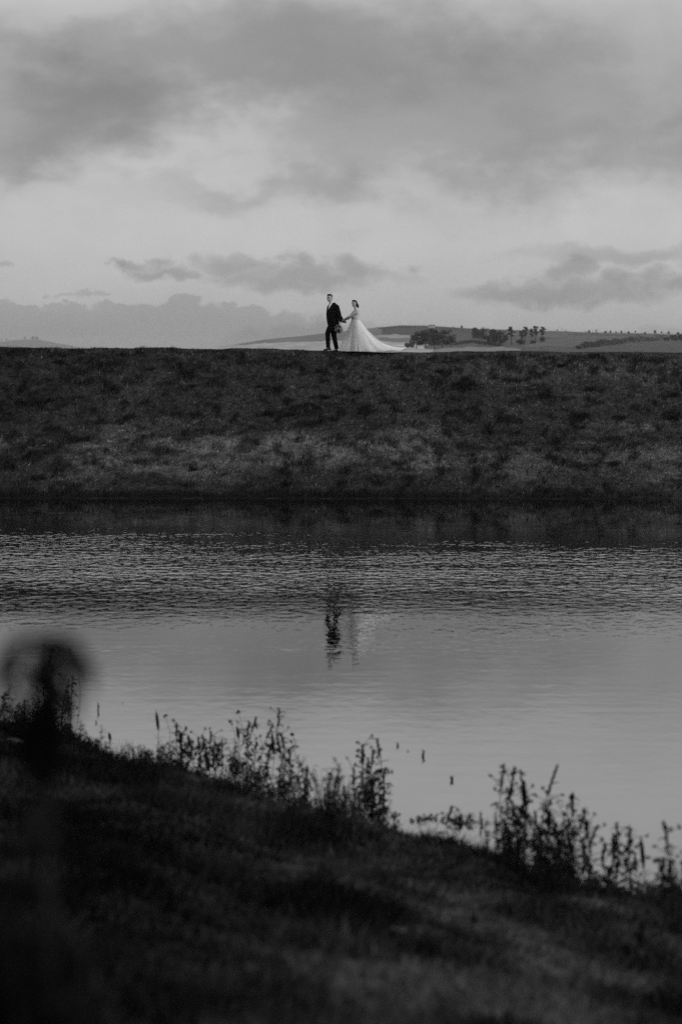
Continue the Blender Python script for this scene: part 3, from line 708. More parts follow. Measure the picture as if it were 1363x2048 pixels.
b1 = at_y(60, 2050, 3.9); b1.z = float(near_z(b1.x, b1.y)); o = empty('dry_stalk', b1)
for pts in ([(20, 1850), (45, 1700), (62, 1640)], [(230, 2040), (190, 1930), (130, 1850), (80, 1760)]):
    m.tube([at_y(a, b, 3.9) - b1 for a, b in [(60 + (pts[0][0] - 60) * .7, 2090)] + pts], [.006] * (len(pts) + 1), 5)
for k in range(10): m.ell(at_y(62 + rr.uniform(-8, 8), 1645 + rr.uniform(-18, 12), 3.9) - b1, .008, nu=6, nv=4)
m.build('stem', MT['drystem'], o); tag(o, 'pale dry stalks blurred in front of the black bramble mass', 'dry stalks')

# ================================================================ hills and fields beyond the dam
RP = [(-3000, 715), (200, 712), (370, 699), (460, 690), (540, 678), (640, 667.5), (700, 661), (750, 655.5), (800, 651.5), (870, 653), (940, 657), (1050, 661), (1140, 664), (1250, 667), (1363, 669), (1700, 668), (3500, 690)]
def ridge_py(px): return np.interp(px, [a for a, b in RP], [b for a, b in RP])
RR = np.array([100, 300, 700, 1000, 1400, 2200, 2600, 3400]); 
def terr_py(px, r):
    rp = ridge_py(px); k = (rp - 660) # local slope of the land
    base = np.interp(r, [100, 300, 700, 1000, 1400, 2200], [900, 760, 712, 698, 686, 0])
    f = np.interp(r, [1400, 2200], [0, 1]); low = np.minimum(686 + np.maximum(k, 0) * .9, 760)
    b2 = np.where(r < 1400, base + np.maximum(k, 0) * np.interp(r, [100, 1400], [.4, .9]), low * (1 - f) + rp * f)
    return b2
def terr_z(px, r):
    py = terr_py(px, r); e = np.arctan((1024 - py) / F) - PITCH; z = EYE + r * np.tan(e)
    zz = EYE + 2200 * np.tan(np.arctan((1024 - ridge_py(px)) / F) - PITCH)
    z = np.where(r > 2200, zz - (r - 2200) * .03, z)
    return z
def inpoly(px, py, poly):
    c = np.zeros(np.shape(px), bool); n = len(poly)
    for i in range(n):
        x0, y0 = poly[i]; x1, y1 = poly[(i + 1) % n]
        hit = ((y0 > py) != (y1 > py)) & (px < (x1 - x0) * (py - y0) / (y1 - y0 + 1e-9) + x0); c ^= hit
    return c
pxs = np.concatenate([np.linspace(-3000, 250, 60), np.linspace(260, 1500, 640), np.linspace(1520, 3500, 50)])
rs = np.concatenate([np.linspace(100, 680, 20), np.linspace(700, 2200, 170), np.linspace(2230, 3400, 12)])
PX, RS = np.meshgrid(pxs, rs, indexing='ij'); TZ = terr_z(PX, RS) + (fbm(PX * .02, RS * .01, 3, 201) - .5) * 1.2 * ss(RS, 300, 900)
TY = RS; TX = (PX - 681.5) / F * RS
PY = terr_py(PX, RS); j1 = (fbm(PX * .03, PY * .15, 3, 211) - .5); qx = PX + j1 * 40; qy = PY + j1 * 4 + (fbm(PX * .08, PY * .4, 3, 215) - .5) * 2
tc_ = np.full(PX.shape, .062) + .05 * (fbm(PX * .12, RS * .03, 3, 227) - .5) + .05 * (fbm(PX * .05, PY * .6, 4, 221) - .5)
def paint(poly, g, v=.02):
    k = inpoly(qx, qy, poly); tc_[k] = g + v * (fbm(PX * .03, PY * .9, 4, 231)[k] - .5)
paint([(200, 760), (300, 690), (640, 682), (700, 678), (860, 684), (850, 720), (700, 760)], .38, .26)       # stubble field
paint([(450, 690), (540, 676), (660, 664), (760, 650), (760, 668), (660, 680), (560, 685)], .16, .06)       # rough ridge above it
paint([(735, 670), (790, 669), (860, 673), (845, 680), (760, 678)], .30, .14)
paint([(745, 676), (830, 677), (845, 684), (740, 682)], .14, .05)
paint([(860, 697), (1010, 694), (1040, 699), (980, 716), (840, 716)], .20, .08)
paint([(930, 662), (1140, 664), (1363, 670), (1363, 676), (1150, 676), (1000, 668)], .095, .05)
paint([(1100, 676), (1300, 674), (1290, 682), (1160, 692), (1040, 694)], .09, .05)
paint([(1180, 697), (1300, 685), (1600, 678), (1600, 730), (1120, 730)], .058, .015)
paint([(750, 650), (930, 654), (940, 668), (860, 672), (760, 668)], .055, .04)
tag(mesh_np('hill', np.stack([TX, TY, TZ], -1).reshape(-1, 3), grid_faces(len(pxs), len(rs))[:, ::-1], MT['field'], colr=np.clip(tc_, .02, .6).ravel(), smooth=True), kind='structure')
# the low far hill at the left, six kilometres off
LHP = [(-900, 700), (-500, 670), (-200, 668), (-60, 682), (0, 684), (30, 680), (70, 678), (110, 685), (150, 692), (195, 699), (260, 706)]
DL = 12000; hx = np.linspace(-900, 260, 200); hy = np.interp(hx, [a for a, b in LHP], [b for a, b in LHP]) + (fbm(hx * .05, hx * 0, 3, 9) - .5) * 1.5
hz = EYE + DL * np.tan(np.arctan((1024 - hy) / F) - PITCH); X0 = (hx - 681.5) / F * DL; rows = []
for dy, k in [(-1400, -.6), (-900, .25), (-400, .75), (0, 1), (500, .7), (1200, -.6)]:
    rows.append(np.stack([X0, np.full_like(X0, DL + dy), -8 + (hz + 8) * max(k, 0) - (6 if k < 0 else 0)], 1))
V_ = np.stack(rows, 1).reshape(-1, 3); fc = grid_faces(200, 6)[:, ::-1]
tag(mesh_np('hill', V_, fc, MT['field'], colr=np.full(len(V_), .10), smooth=True), kind='structure')
# lowland sheet out to the horizon
tag(mesh_np('ground', [(-9000, -3000, -8), (9000, -3000, -8), (9000, 14000, -8), (-9000, 14000, -8)], [(0, 1, 2, 3)], MT['far']), kind='structure')

def hill_point(px, py):
    """where the land of the right hill shows at this row"""
    rr_ = np.linspace(700, 2200, 600); d = terr_py(np.full(600, float(px)), rr_); i = int(np.argmin(np.abs(d - py)))
    r_ = rr_[i]; return Vector(((px - 681.5) / F * r_, r_, float(terr_z(np.array(float(px)), np.array(r_)))))
# ---- trees: a few crowns built, then placed
def crown(name, seed, shape, n=900, leaf=.045, g=.045):
    """unit height tree: crown of leaf sprays clustered on lobes; shape = list of (x, z, rx, rz)"""
    r = np.random.default_rng(seed); P = []; C = []
    for (cx, cz, rx, rz) in shape:
        for _ in range(6):
            u = r.normal(0, 1, 3); u /= np.linalg.norm(u); sub = np.array([cx + u[0] * rx * .6, u[1] * rx * .6, cz + u[2] * rz * .6]); m = n // (len(shape) * 6)
            q = r.normal(0, 1, (m, 3)); q /= np.linalg.norm(q, axis=1)[:, None]; q *= (r.random(m) ** .4)[:, None] * np.array([rx * .5, rx * .5, rz * .5]); P.append(q + sub); C.append(np.full(m, r.uniform(.6, 1.5)))
    P = np.concatenate(P); C = np.concatenate(C) * g; m = len(P); a = r.normal(0, 1, (m, 3)); a /= np.linalg.norm(a, axis=1)[:, None]; b = np.cross(a, r.normal(0, 1, (m, 3))); b /= np.linalg.norm(b, axis=1)[:, None]
    s = leaf * r.uniform(.5, 1.2, m)[:, None]; v = np.stack([P - a * s, P - b * s * .6, P + a * s, P + b * s * .6], 1).reshape(-1, 3); i = np.arange(m) * 4
    return v, np.stack([i, i + 1, i + 2, i + 3], 1), np.repeat(C * r.uniform(.8, 1.2, m), 4)
def make_tree(kind, seed):
    r = random.Random(seed); o = empty({'pine': 'pine_tree', 'round': 'broadleaf_tree', 'low': 'shrub', 'bare': 'open_tree'}[kind], (0, 0, -100))
    if kind == 'round': sh = [(r.uniform(-.2, .2), .45 + .09 * i + r.uniform(-.05, .05), r.uniform(.2, .32), r.uniform(.14, .22)) for i in range(5)] + [(-.22, .34, .2, .16), (.2, .33, .22, .16)]; tk = .3
    elif kind == 'pine': sh = [(r.uniform(-.05, .08), .9, .17, .07), (r.uniform(-.12, .1), .78, .2, .08), (.1, .68, .14, .05), (-.1, .6, .12, .05), (r.uniform(-.08, .08), .5, .1, .05)]; tk = .8
    elif kind == 'bare': sh = [(0, .8, .16, .16), (-.14, .66, .14, .12), (.15, .62, .14, .12), (0, .5, .14, .1)]; tk = .6
    else: sh = [(-.3, .4, .3, .35), (.25, .45, .32, .4), (0, .6, .3, .35)]; tk = .2
    t = MB(); t.tube([(0, 0, -.05), (r.uniform(-.02, .02), 0, tk * .5), (r.uniform(-.03, .03), 0, tk)], [.028, .02, .012], 7)
    for i in range(6):
        cx, cz, rx, rz = sh[i % len(sh)]; z0 = tk * r.uniform(.5, .95); t.tube([(0, 0, z0), (cx * .6, r.uniform(-.05, .05), (z0 + cz) / 2), (cx, r.uniform(-.08, .08), cz)], [.01, .007, .003], 5)
    t.build('trunk', MT['bark'], o)
    v, f, c = crown('crown', seed, sh, 1500 if kind != 'pine' else 900, .05 if kind != 'pine' else .036, {'pine': .034, 'round': .08, 'low': .07, 'bare': .08}[kind])
    mesh_np('crown', v, f, MT['leaf'], o, colr=c); return o
protos = {k: [make_tree(k, s * 7 + i) for i in range(3)] for s, k in enumerate(('round', 'pine', 'low', 'bare'))}
taken = {}
def place_tree(kind, px, by, ty, label, wid=1.0, group=None):
    n = taken.get(kind, 0); taken[kind] = n + 1; src = protos[kind][n % 3]
    if n < 3: o = src
    else:
        o = src.copy(); col.objects.link(o)
        for ch in src.children: c = ch.copy(); col.objects.link(c); c.parent = o
    p = hill_point(px, by); h = (by - ty) * p.y / F; o.location = (p.x, p.y, p.z - .15); o.scale = (h * wid, h * wid, h * 1.04); o.rotation_euler = (0, 0, n * 2.1)
    tag(o, label, {'pine': 'pine tree', 'low': 'shrub'}.get(kind, 'tree'), group)
G1, G2, G3, G4 = 'trees of the nearest dark grove', 'trees of the middle grove', 'pines on the hillside', 'trees and bushes along the skyline'
for a in [('round', 832, 697, 664, 'low tree at the left end of the grove nearest the bride', 1.2), ('round', 850, 697, 656, 'broad tree in the left half of the grove nearest the bride', 1.1), ('round', 868, 698, 658, 'round tree at the front of the grove nearest the bride', 1.2),
          ('round', 884, 696, 660, 'tree right of centre in the grove nearest the bride', 1.2), ('round', 900, 694, 668, 'last low tree at the right of the grove nearest the bride', 1.2), ('low', 820, 696, 680, 'shrub trailing off the left end of the nearest grove', 1.4)]: place_tree(*a, group=G1)
for a in [('round', 950, 682, 655, 'tall tree at the left end of the middle grove', 1.0), ('round', 963, 684, 657, 'tree second from the left in the middle grove', 1.1), ('round', 978, 691, 668, 'lower front tree of the middle grove', 1.3), ('round', 986, 692, 658, 'tallest dark tree of the middle grove', 1.0),
          ('round', 997, 692, 662, 'dark tree just right of the tallest in the middle grove', 1.0), ('round', 1008, 688, 666, 'last small tree of the middle grove, next to the pines', 1.0)]: place_tree(*a, group=G2)
for a in [('pine', 1021, 690, 653, 'leftmost pine, standing a little apart', 1.0), ('pine', 1041, 688, 662, 'short dense pine left of the tall ones', 1.4), ('pine', 1048, 687, 653, 'tall pine in the middle of the row of pines', 1.1), ('pine', 1062, 686, 657, 'thin pine with a slanting top', 1.0),
          ('pine', 1069, 686, 652, 'tallest pine with an open crown', 1.0), ('pine', 1082, 684, 653, 'rightmost pine with a flat crown', 1.2), ('low', 1040, 690, 676, 'dark shrub under the pines at the left', 1.5), ('low', 1083, 684, 672, 'dark shrub under the rightmost pine', 1.3), ('low', 1065, 688, 678, 'dark shrub under the thin pine', 1.3)]: place_tree(*a, group=G3)
sk = [(846, 650, 'bush on the hilltop left of the white house'), (922, 651.5, 'round bush on the hilltop right of the white house'), (905, 653, 'low bush between the house and the round hilltop bush'), (1112, 659, 'single bush on the skyline right of the pines'), (1130, 661, 'small bush on the skyline, first before the long gap'),
      (1176, 660.5, 'skyline bush that opens the long row'), (1190, 659, 'pointed skyline tree second in the long row'), (1208, 662, 'narrow skyline bush third in the long row'), (1218, 661, 'slim skyline tree fourth in the long row'), (1229, 662.5, 'flat skyline bush in the middle of the long row'),
      (1240, 661.5, 'round skyline tree in the middle of the long row'), (1254, 663, 'low skyline bush just after the round tree'), (1268, 661, 'tall skyline tree right of the low bush'), (1287, 664, 'low skyline bush before the last tall pair'), (1307, 660.5, 'taller one of the last skyline pair'),
      (1320, 662.5, 'smaller one of the last skyline pair'), (1334, 663, 'skyline bush just above the dark right clump'), (1352, 664, 'skyline bush at the right edge of the picture')]
for i, (px, ty, lab) in enumerate(sk):
    by = float(ridge_py(px)) + .6; place_tree('round' if i % 3 else 'bare', px, by, ty - .5, lab, 1.5 if i % 2 else 1.1, group=G4)
place_tree('low', 1155, 698, 689, 'round dark bush at the lower end of the hedge', 1.6, 'hedge bushes'); place_tree('low', 1260, 683, 673, 'bush standing above the upper part of the hedge', 1.3, 'hedge bushes')
for i, (px, ty) in enumerate([(1332, 671), (1345, 667), (1358, 666)]):
    place_tree('low', px, 682, ty, ['left bush of the dark clump at the right edge', 'middle bush of the dark clump at the right edge', 'right bush of the dark clump at the right edge'][i], 1.3, 'bushes at the right edge')
# hedges: long leafy banks following field boundaries
def hedge(pts, h, label, seed):
    r = np.random.default_rng(seed); P = []; S = [hill_point(a, b) for a, b in pts]; base = S[0].copy()
    for i in range(len(S) - 1):
        L_ = (S[i + 1] - S[i]).length; m = int(L_ * 9); t = r.random(m); a = np.array(S[i]); b = np.array(S[i + 1])
        q = a + (b - a) * t[:, None]; loc = fbm(q[:, 0] * .12, q[:, 1] * .05, 3, seed); q[:, 2] += r.random(m) * h * (.4 + 1.1 * loc); q[:, :2] += r.normal(0, .7, (m, 2)); P.append(q)
    P = np.concatenate(P) - np.array(base); m = len(P); a = r.normal(0, 1, (m, 3)); b = r.normal(0, 1, (m, 3)); a /= np.linalg.norm(a, axis=1)[:, None]; b /= np.linalg.norm(b, axis=1)[:, None]; s = .32
    v = np.stack([P - a * s, P - b * s * .7, P + a * s, P + b * s * .7], 1).reshape(-1, 3); i = np.arange(m) * 4
    o = mesh_np('hedge', v, np.stack([i, i + 1, i + 2, i + 3], 1), MT['leaf'], colr=np.repeat(np.clip(.045 * r.lognormal(0, .35, m), .015, .12), 4)); o.location = base; tag(o, label, 'hedge')
hedge([(1160, 697), (1200, 692.5), (1250, 686), (1300, 681.5), (1330, 680)], 3.2, 'long dark hedge climbing between the two right hand fields', 31)
hedge([(1135, 671), (1230, 673), (1363, 675.5)], 1.6, 'thin hedge below the skyline trees', 32)
hedge([(752, 659), (800, 656), (860, 658), (930, 662)], 2.4, 'low dark scrub hedge across the hilltop below the white house', 33)
hedge([(1165, 667.5), (1240, 668.5), (1300, 670), (1363, 671)], 2.0, 'thin ragged scrub along the skyline at the far right', 35)
hedge([(905, 690), (945, 686), (1000, 693)], 1.5, 'low hedge running between the two groves', 34)
# farmhouse on the ridge
hp = hill_point(862, 655.5); o = empty('farmhouse', hp, s=.55); b = MB(); b.box((-5, -3, -1), (5, 3, 3.2)); b.build('wall', MT['wall'], o, False)
b = MB(); b.v = [Vector(p) for p in ((-5.4, -3.5, 3.1), (5.4, -3.5, 3.1), (5.4, 3.5, 3.1), (-5.4, 3.5, 3.1), (-5.2, 0, 4.7), (5.2, 0, 4.7))]; b.f = [(0, 1, 5, 4), (2, 3, 4, 5), (0, 4, 3), (1, 2, 5), (3, 2, 1, 0)]; rf = b.build('roof', MT['roof'], o, False)
b = MB(); b.box((3.6, -.4, 4.2), (4.4, .4, 5.8)); b.build('chimney', MT['wall'], rf, False)
for x in (-3.2, 0, 3.2): b = MB(); b.box((x - .5, -3.06, 1), (x + .5, -2.9, 2.2)); b.build('window', MT['pane'], o, False)
tag(o, 'small white farmhouse on the hilltop above the nearest grove', 'house')
# trees on the far left hill
for px, w_, kind, lab in [(4, 1, 'bare', 'faint far tree at the very left edge on the low hill'), (14, 1.2, 'bare', 'faint far tree second from the left on the low hill'), (50, 1.1, 'round', 'faint far tree at the top of the low hill'), (66, 1.6, 'round', 'faint far tree, left of a joined pair on the low hill'), (74, 1.6, 'round', 'faint far tree, right of a joined pair on the low hill')]:
    src = protos[kind][0]; o = src.copy(); col.objects.link(o)
    for ch in src.children: c = ch.copy(); col.objects.link(c); c.parent = o
    y_ = float(np.interp(px, [a for a, b in LHP], [b for a, b in LHP])); p = at_y(px, y_ + .5, DL); o.location = p; h = 15; o.scale = (h * w_, h * w_, h)
    tag(o, lab, 'tree', 'trees on the far left hill')

# ================================================================ the couple
K = 1 / (13.63 * F / 76.7)
def groundz(x): return float(bank_z(x, YC))
GX0 = (662.0 - 681.5) * YC / F; BX0 = (709.7 - 681.5) * YC / F
groom = empty('person', (GX0, YC, groundz(GX0))); bride = empty('person', (BX0, YC, groundz(BX0)))
def P(zx, zy, y=0.0): return Vector(((zx - 300) * K, y, (1683 - zy) * K))
def Q(zx, zy, y=0.0): return Vector(((zx - 950) * K, y, (1690 - zy) * K))
def hand(m, wrist, d, palm_n, size=1.0, curl=.6, thumb_side=1):
    """palm, four unequal bent fingers, and a thumb leaving the side of the palm"""
    d = Vector(d).normalized(); nrm = Vector(palm_n); nrm = (nrm - d * nrm.dot(d)).normalized(); side = d.cross(nrm) * thumb_side
    w = Vector(wrist); pc = w + d * .045 * size
    m.tube([w, w + d * .03 * size, w + d * .085 * size], [(.022, .022), (.03, .03), (.034, .034)] and [.024 * size, .031 * size, .03 * size], 10)
    for i, (off, ln) in enumerate(((.030, .072), (.010, .082), (-.010, .076), (-.029, .06))):
        p = w + d * .08 * size + side * off * size; dd = d.copy(); pts = [p - d * .03]; seg = ln * size / 3
        for k in range(3):
            pts.append(pts[-1] + dd * (seg + (.03 if k == 0 else 0))); dd = (dd * math.cos(curl) + nrm * math.sin(curl)).normalized()
        pts.append(pts[-1] + dd * seg * .8); m.tube(pts, [.0095, .0095, .009, .0085, .007], 7)
    p = w + d * .03 * size + side * .026 * size; t = (d * .6 + side * .6 + nrm * .45).normalized(); m.tube([p, p + t * .03, p + t * .03 + (d * .8 + nrm * .5).normalized() * .035], [.012, .011, .008], 7)
def head(m, c, yaw, tilt=0, s=1.0):
    Rm = Matrix.Rotation(yaw, 3, 'Z') @ Matrix.Rotation(tilt, 3, 'X')       # face looks along -y before turning
    T = lambda x, y, z: Vector(c) + Rm @ (Vector((x, y, z)) * s)
    E = lambda p, r: m.ell(T(*p), tuple(a * s for a in r), Rm)
    E((0, .012, .03), (.076, .094, .088)); E((0, -.022, -.025), (.064, .07, .08)); E((0, -.045, -.078), (.036, .036, .03)); E((0, -.072, .028), (.055, .022, .012))
    m.tube([T(0, -.086, .022), T(0, -.104, -.012), T(0, -.108, -.02)], [.008 * s, .013 * s, .012 * s], 8); E((-.036, -.068, -.018), (.02, .02, .02)); E((.036, -.068, -.018), (.02, .02, .02))
    E((0, -.086, -.047), (.024, .012, .006)); E((0, -.084, -.057), (.02, .012, .006)); E((-.078, .01, -.002), (.009, .018, .03)); E((.078, .01, -.002), (.009, .018, .03))
    return T, Rm
def face_parts(T, Rm, s, parent):
    for sx in (-1, 1): m = MB(); m.ell(T(sx * .031, -.084, .012), (.014 * s, .01 * s, .0085 * s), Rm, 10, 6); m.build('eye', MT['eye'], parent)
    for sx in (-1, 1): m = MB(); m.tube([T(sx * .014, -.094, .03), T(sx * .03, -.094, .036), T(sx * .048, -.084, .03)], [.003 * s, .004 * s, .002 * s], 5); m.build('eyebrow', MT['hair'], parent)
    m = MB(); m.tube([T(-.024, -.090, -.048), T(0, -.100, -.053), T(.024, -.090, -.048)], [.003 * s, .0065 * s, .003 * s], 6); m.build('mouth', MT['lips'], parent)
YAWG = R(-38)    # chest turned from the walking direction (-x) towards the camera
yaw_t = R(90) + R(38)   # ellipse: long axis across the shoulders
# body under the clothes
b = MB(); hc = P(255, 240, -.02)
T, Rm = head(b, hc, R(-18), 0, 1.08)
b.tube([P(320, 420, .0), P(300, 360, .0), P(280, 290, -.01)], [.075, .06, .056], 12)
b.loft([(P(350, 1000, 0), .15, .10, yaw_t), (P(345, 850), .17, .12, yaw_t), (P(335, 650), .18, .13, yaw_t), (P(335, 500), .19, .11, yaw_t), (P(330, 425), .15, .075, yaw_t), (P(325, 400), .09, .06, yaw_t)])
GS_L, GE_L, GW_L = P(425, 465, -.15), P(490, 665, -.19), P(530, 868, -.20); GS_R, GE_R, GW_R = P(300, 460, .16), P(470, 660, .23), P(585, 862, .16)
b.tube([GS_L, GE_L, GW_L], [.052, .042, .028], 10); b.tube([GS_R, GE_R, GW_R], [.052, .042, .028], 10)
hand(b, P(530, 872, -.20), (-.05, 0, -1), (-.9, .3, 0), 1.0, .75, 1); hand(b, P(590, 866, .155), (.75, -.1, -.1), (0, -1, -.3), 1.0, .5, -1)
for hip, knee, ank, toe in ((P(300, 985, -.08), P(195, 1190, -.07), P(230, 1570, -.07), P(110, 1640, -.09)), (P(360, 985, .08), P(370, 1250, .08), P(440, 1600, .08), P(340, 1655, .05))):
    b.tube([hip, hip.lerp(knee, .5), knee, knee.lerp(ank, .4), ank], [.088, .075, .055, .055, .04], 12); b.tube([ank, ank.lerp(toe, .5) + Vector((0, 0, -.02)), toe], [.04, .035, .025], 8)
b.build('body', MT['skin'], groom, remesh=.0065)
face_parts(T, Rm, 1.08, groom)
h = MB(); s = 1.08
h.ell(T(0, .03, .055), (.083 * s, .09 * s, .078 * s), Rm); h.ell(T(0, -.045, .098), (.068 * s, .045 * s, .028 * s), Rm); h.ell(T(0, .06, .0), (.075 * s, .055 * s, .07 * s), Rm); h.ell(T(.068, .012, .04), (.016, .03, .04), Rm); h.ell(T(-.068, .012, .04), (.016, .03, .04), Rm)
h.build('hair', MT['hair'], groom, remesh=.006)
j = MB()
j.loft([(P(355, 985), .185, .135, yaw_t), (P(350, 930), .195, .15, yaw_t), (P(345, 850), .195, .165, yaw_t), (P(335, 750), .195, .17, yaw_t), (P(335, 650), .205, .17, yaw_t), (P(340, 540), .22, .15, yaw_t), (P(345, 465), .225, .125, yaw_t), (P(345, 420), .19, .095, yaw_t), (P(345, 385), .11, .075, yaw_t), (P(340, 355), .07, .06, yaw_t)])
j.tube([GS_L + Vector((0, 0, .02)), GS_L.lerp(GE_L, .4), GE_L, GE_L.lerp(GW_L, .6), GW_L], [.078, .075, .064, .055, .048], 12)
j.tube([GS_R + Vector((0, 0, .02)), GS_R.lerp(GE_R, .4), GE_R, GE_R.lerp(GW_R, .6), GW_R], [.078, .075, .064, .055, .05], 12)
j.tube([P(560, 850, .1), P(600, 880, .1), P(628, 902, .1)], [.03, .028, .012], 8)
jk = j.build('jacket', MT['suit'], groom, remesh=.008)
jk.scale = (1.12, 1.08, 1)
# shirt front and tie in the open collar: a wedge lying on the chest, which faces front left
fd = Vector((-math.cos(R(38)), -math.sin(R(38)), 0)); sdv = Vector((math.sin(R(38)), -math.cos(R(38)), 0))
def chest(u, zy, outw): c = P(335, zy); return c + fd * outw + sdv * u
m = MB(); rows_ = [(352, .052, .075), (385, .06, .09), (420, .056, .135), (480, .036, .168), (545, .012, .182)]
for zy, w_, ow in rows_: m.v += [chest(-w_, zy, ow - .012), chest(0, zy, ow + .008), chest(w_, zy, ow - .012), chest(w_, zy, ow - .05), chest(-w_, zy, ow - .05)]
for i in range(4):
    q = i * 5
    for a, c2 in ((0, 1), (1, 2), (2, 3), (3, 4), (4, 0)): m.f.append((q + a, q + c2, q + 5 + c2, q + 5 + a))
m.f += [(0, 4, 3, 2, 1), (20, 21, 22, 23, 24)]; m.build('shirt', MT['shirt'], groom)
m = MB(); m.tube([P(335, 385, 0) + Vector((-.04, -.02, 0)), P(315, 345, 0) + Vector((0, 0, 0))], [.072, .066], 16); m.build('collar', MT['shirt'], groom)
m = MB(); m.tube([chest(0, 388, .105), chest(0, 402, .118), chest(0, 440, .158), chest(0, 500, .186), chest(0, 545, .194)], [(.02, .02), (.012, .012), (.016, .016), (.02, .02), (.012, .012)], 8); m.build('tie', MT['tie'], groom)
t = MB(); t.loft([(P(350, 1040), .17, .12, yaw_t), (P(350, 900), .165, .125, yaw_t)])
for hip, knee, ank in ((P(315, 985, -.06), P(205, 1180, -.075), P(218, 1580, -.07)), (P(365, 985, .07), P(375, 1250, .08), P(450, 1622, .08))):
    t.tube([hip, hip.lerp(knee, .5), knee, knee.lerp(ank, .45), ank], [.118, .108, .084, .074, .066], 14)
t.build('trousers', MT['trous'], groom, remesh=.008)
for heel, mid, toe in ((P(270, 1612, -.07), P(190, 1622, -.085), P(85, 1648, -.10)), (P(455, 1655, .08), P(390, 1655, .07), P(310, 1668, .05))):
    m = MB(); m.tube([heel + Vector((.035, 0, 0)), heel, heel.lerp(mid, .5) + Vector((0, 0, .012)), mid, mid.lerp(toe, .6), toe], [.022, .038, .042, .038, .03, .016], 10); m.tube([heel + Vector((.02, 0, -.03)), heel + Vector((-.02, 0, -.03))], [.026, .026], 8)
    m.build('shoe', MT['shoe'], groom, remesh=.006)
tag(groom, 'man in dark suit and tie striding on the crest, head turned to the camera', 'person')

# bride
b = MB(); T, Rm = head(b, Q(925, 385, -.01), R(-22), R(-4), .97)
b.tube([Q(975, 590, 0), Q(965, 530, 0), Q(945, 450, 0)], [.06, .046, .045], 12)
yb = R(90) + R(40)
b.loft([(Q(960, 1000), .16, .12, yb), (Q(955, 880), .125, .10, yb), (Q(950, 810), .11, .09, yb), (Q(945, 700), .13, .11, yb), (Q(960, 620), .15, .10, yb), (Q(972, 575), .12, .07, yb), (Q(972, 550), .07, .05, yb)])
BS_L, BE_L, BW_L = Q(975, 630, -.13), Q(800, 735, -.13), Q(640, 815, .0); BS_R, BE_R, BW_R = Q(900, 640, .13), Q(775, 765, .17), Q(640, 830, .14)
b.tube([BS_L, BS_L.lerp(BE_L, .4), BE_L, BE_L.lerp(BW_L, .4), BW_L], [.045, .042, .034, .033, .022], 10); b.tube([BS_R, BS_R.lerp(BE_R, .4), BE_R, BE_R.lerp(BW_R, .4), BW_R], [.045, .042, .034, .033, .022], 10)
hand(b, BW_L, (-.8, .5, -.3), (0, .5, -1), .9, .5, 1); hand(b, BW_R, (-.85, .1, -.35), (0, -1, -.3), .9, .5, -1)
for yy in (-.09, .09):
    b.tube([Q(950, 980, yy), Q(930 + yy * 500, 1300, yy), Q(960 + yy * 900, 1620, yy)], [.09, .055, .035], 12); b.tube([Q(960 + yy * 900, 1620, yy), Q(880 + yy * 900, 1665, yy)], [.035, .022], 8)
b.build('body', MT['skin'], bride, remesh=.0065); face_parts(T, Rm, .97, bride)
h = MB(); s = .97
h.ell(T(0, .03, .052), (.088 * s, .098 * s, .082 * s), Rm); h.ell(T(0, -.035, .1), (.07 * s, .06 * s, .032 * s), Rm); h.ell(T(.02, .09, .0), (.07 * s, .055 * s, .085 * s), Rm); h.ell(T(.075, .03, -.005), (.022, .05, .06), Rm); h.ell(T(-.07, .02, .03), (.02, .04, .05), Rm)
h.ell(Q(1015, 430, .02), (.045, .05, .055)); h.ell(Q(1030, 465, .02), (.03, .04, .035))
h.build('hair', MT['hair'], bride, remesh=.006)
bd = MB(); bd.loft([(Q(955, 890), .135, .115, yb), (Q(950, 815), .12, .10, yb), (Q(943, 740), .14, .125, yb), (Q(943, 690), .15, .13, yb), (Q(955, 655), .155, .115, yb), (Q(985, 620), .135, .10, yb)])
bd.tube([Q(880, 735, -.10), Q(900, 700, -.09)], [.05, .05], 8)
bd.build('bodice', MT['bodice'], bride, remesh=.007)
for S_, E_, W_ in ((BS_L, BE_L, BW_L), (BS_R, BE_R, BW_R)):
    m = MB(); m.tube([S_ + Vector((.02, 0, .01)), S_.lerp(E_, .4), E_, E_.lerp(W_, .5), W_.lerp(E_, .12)], [.057, .05, .041, .037, .028], 12); m.build('sleeve', MT['lace'], bride, remesh=.006)
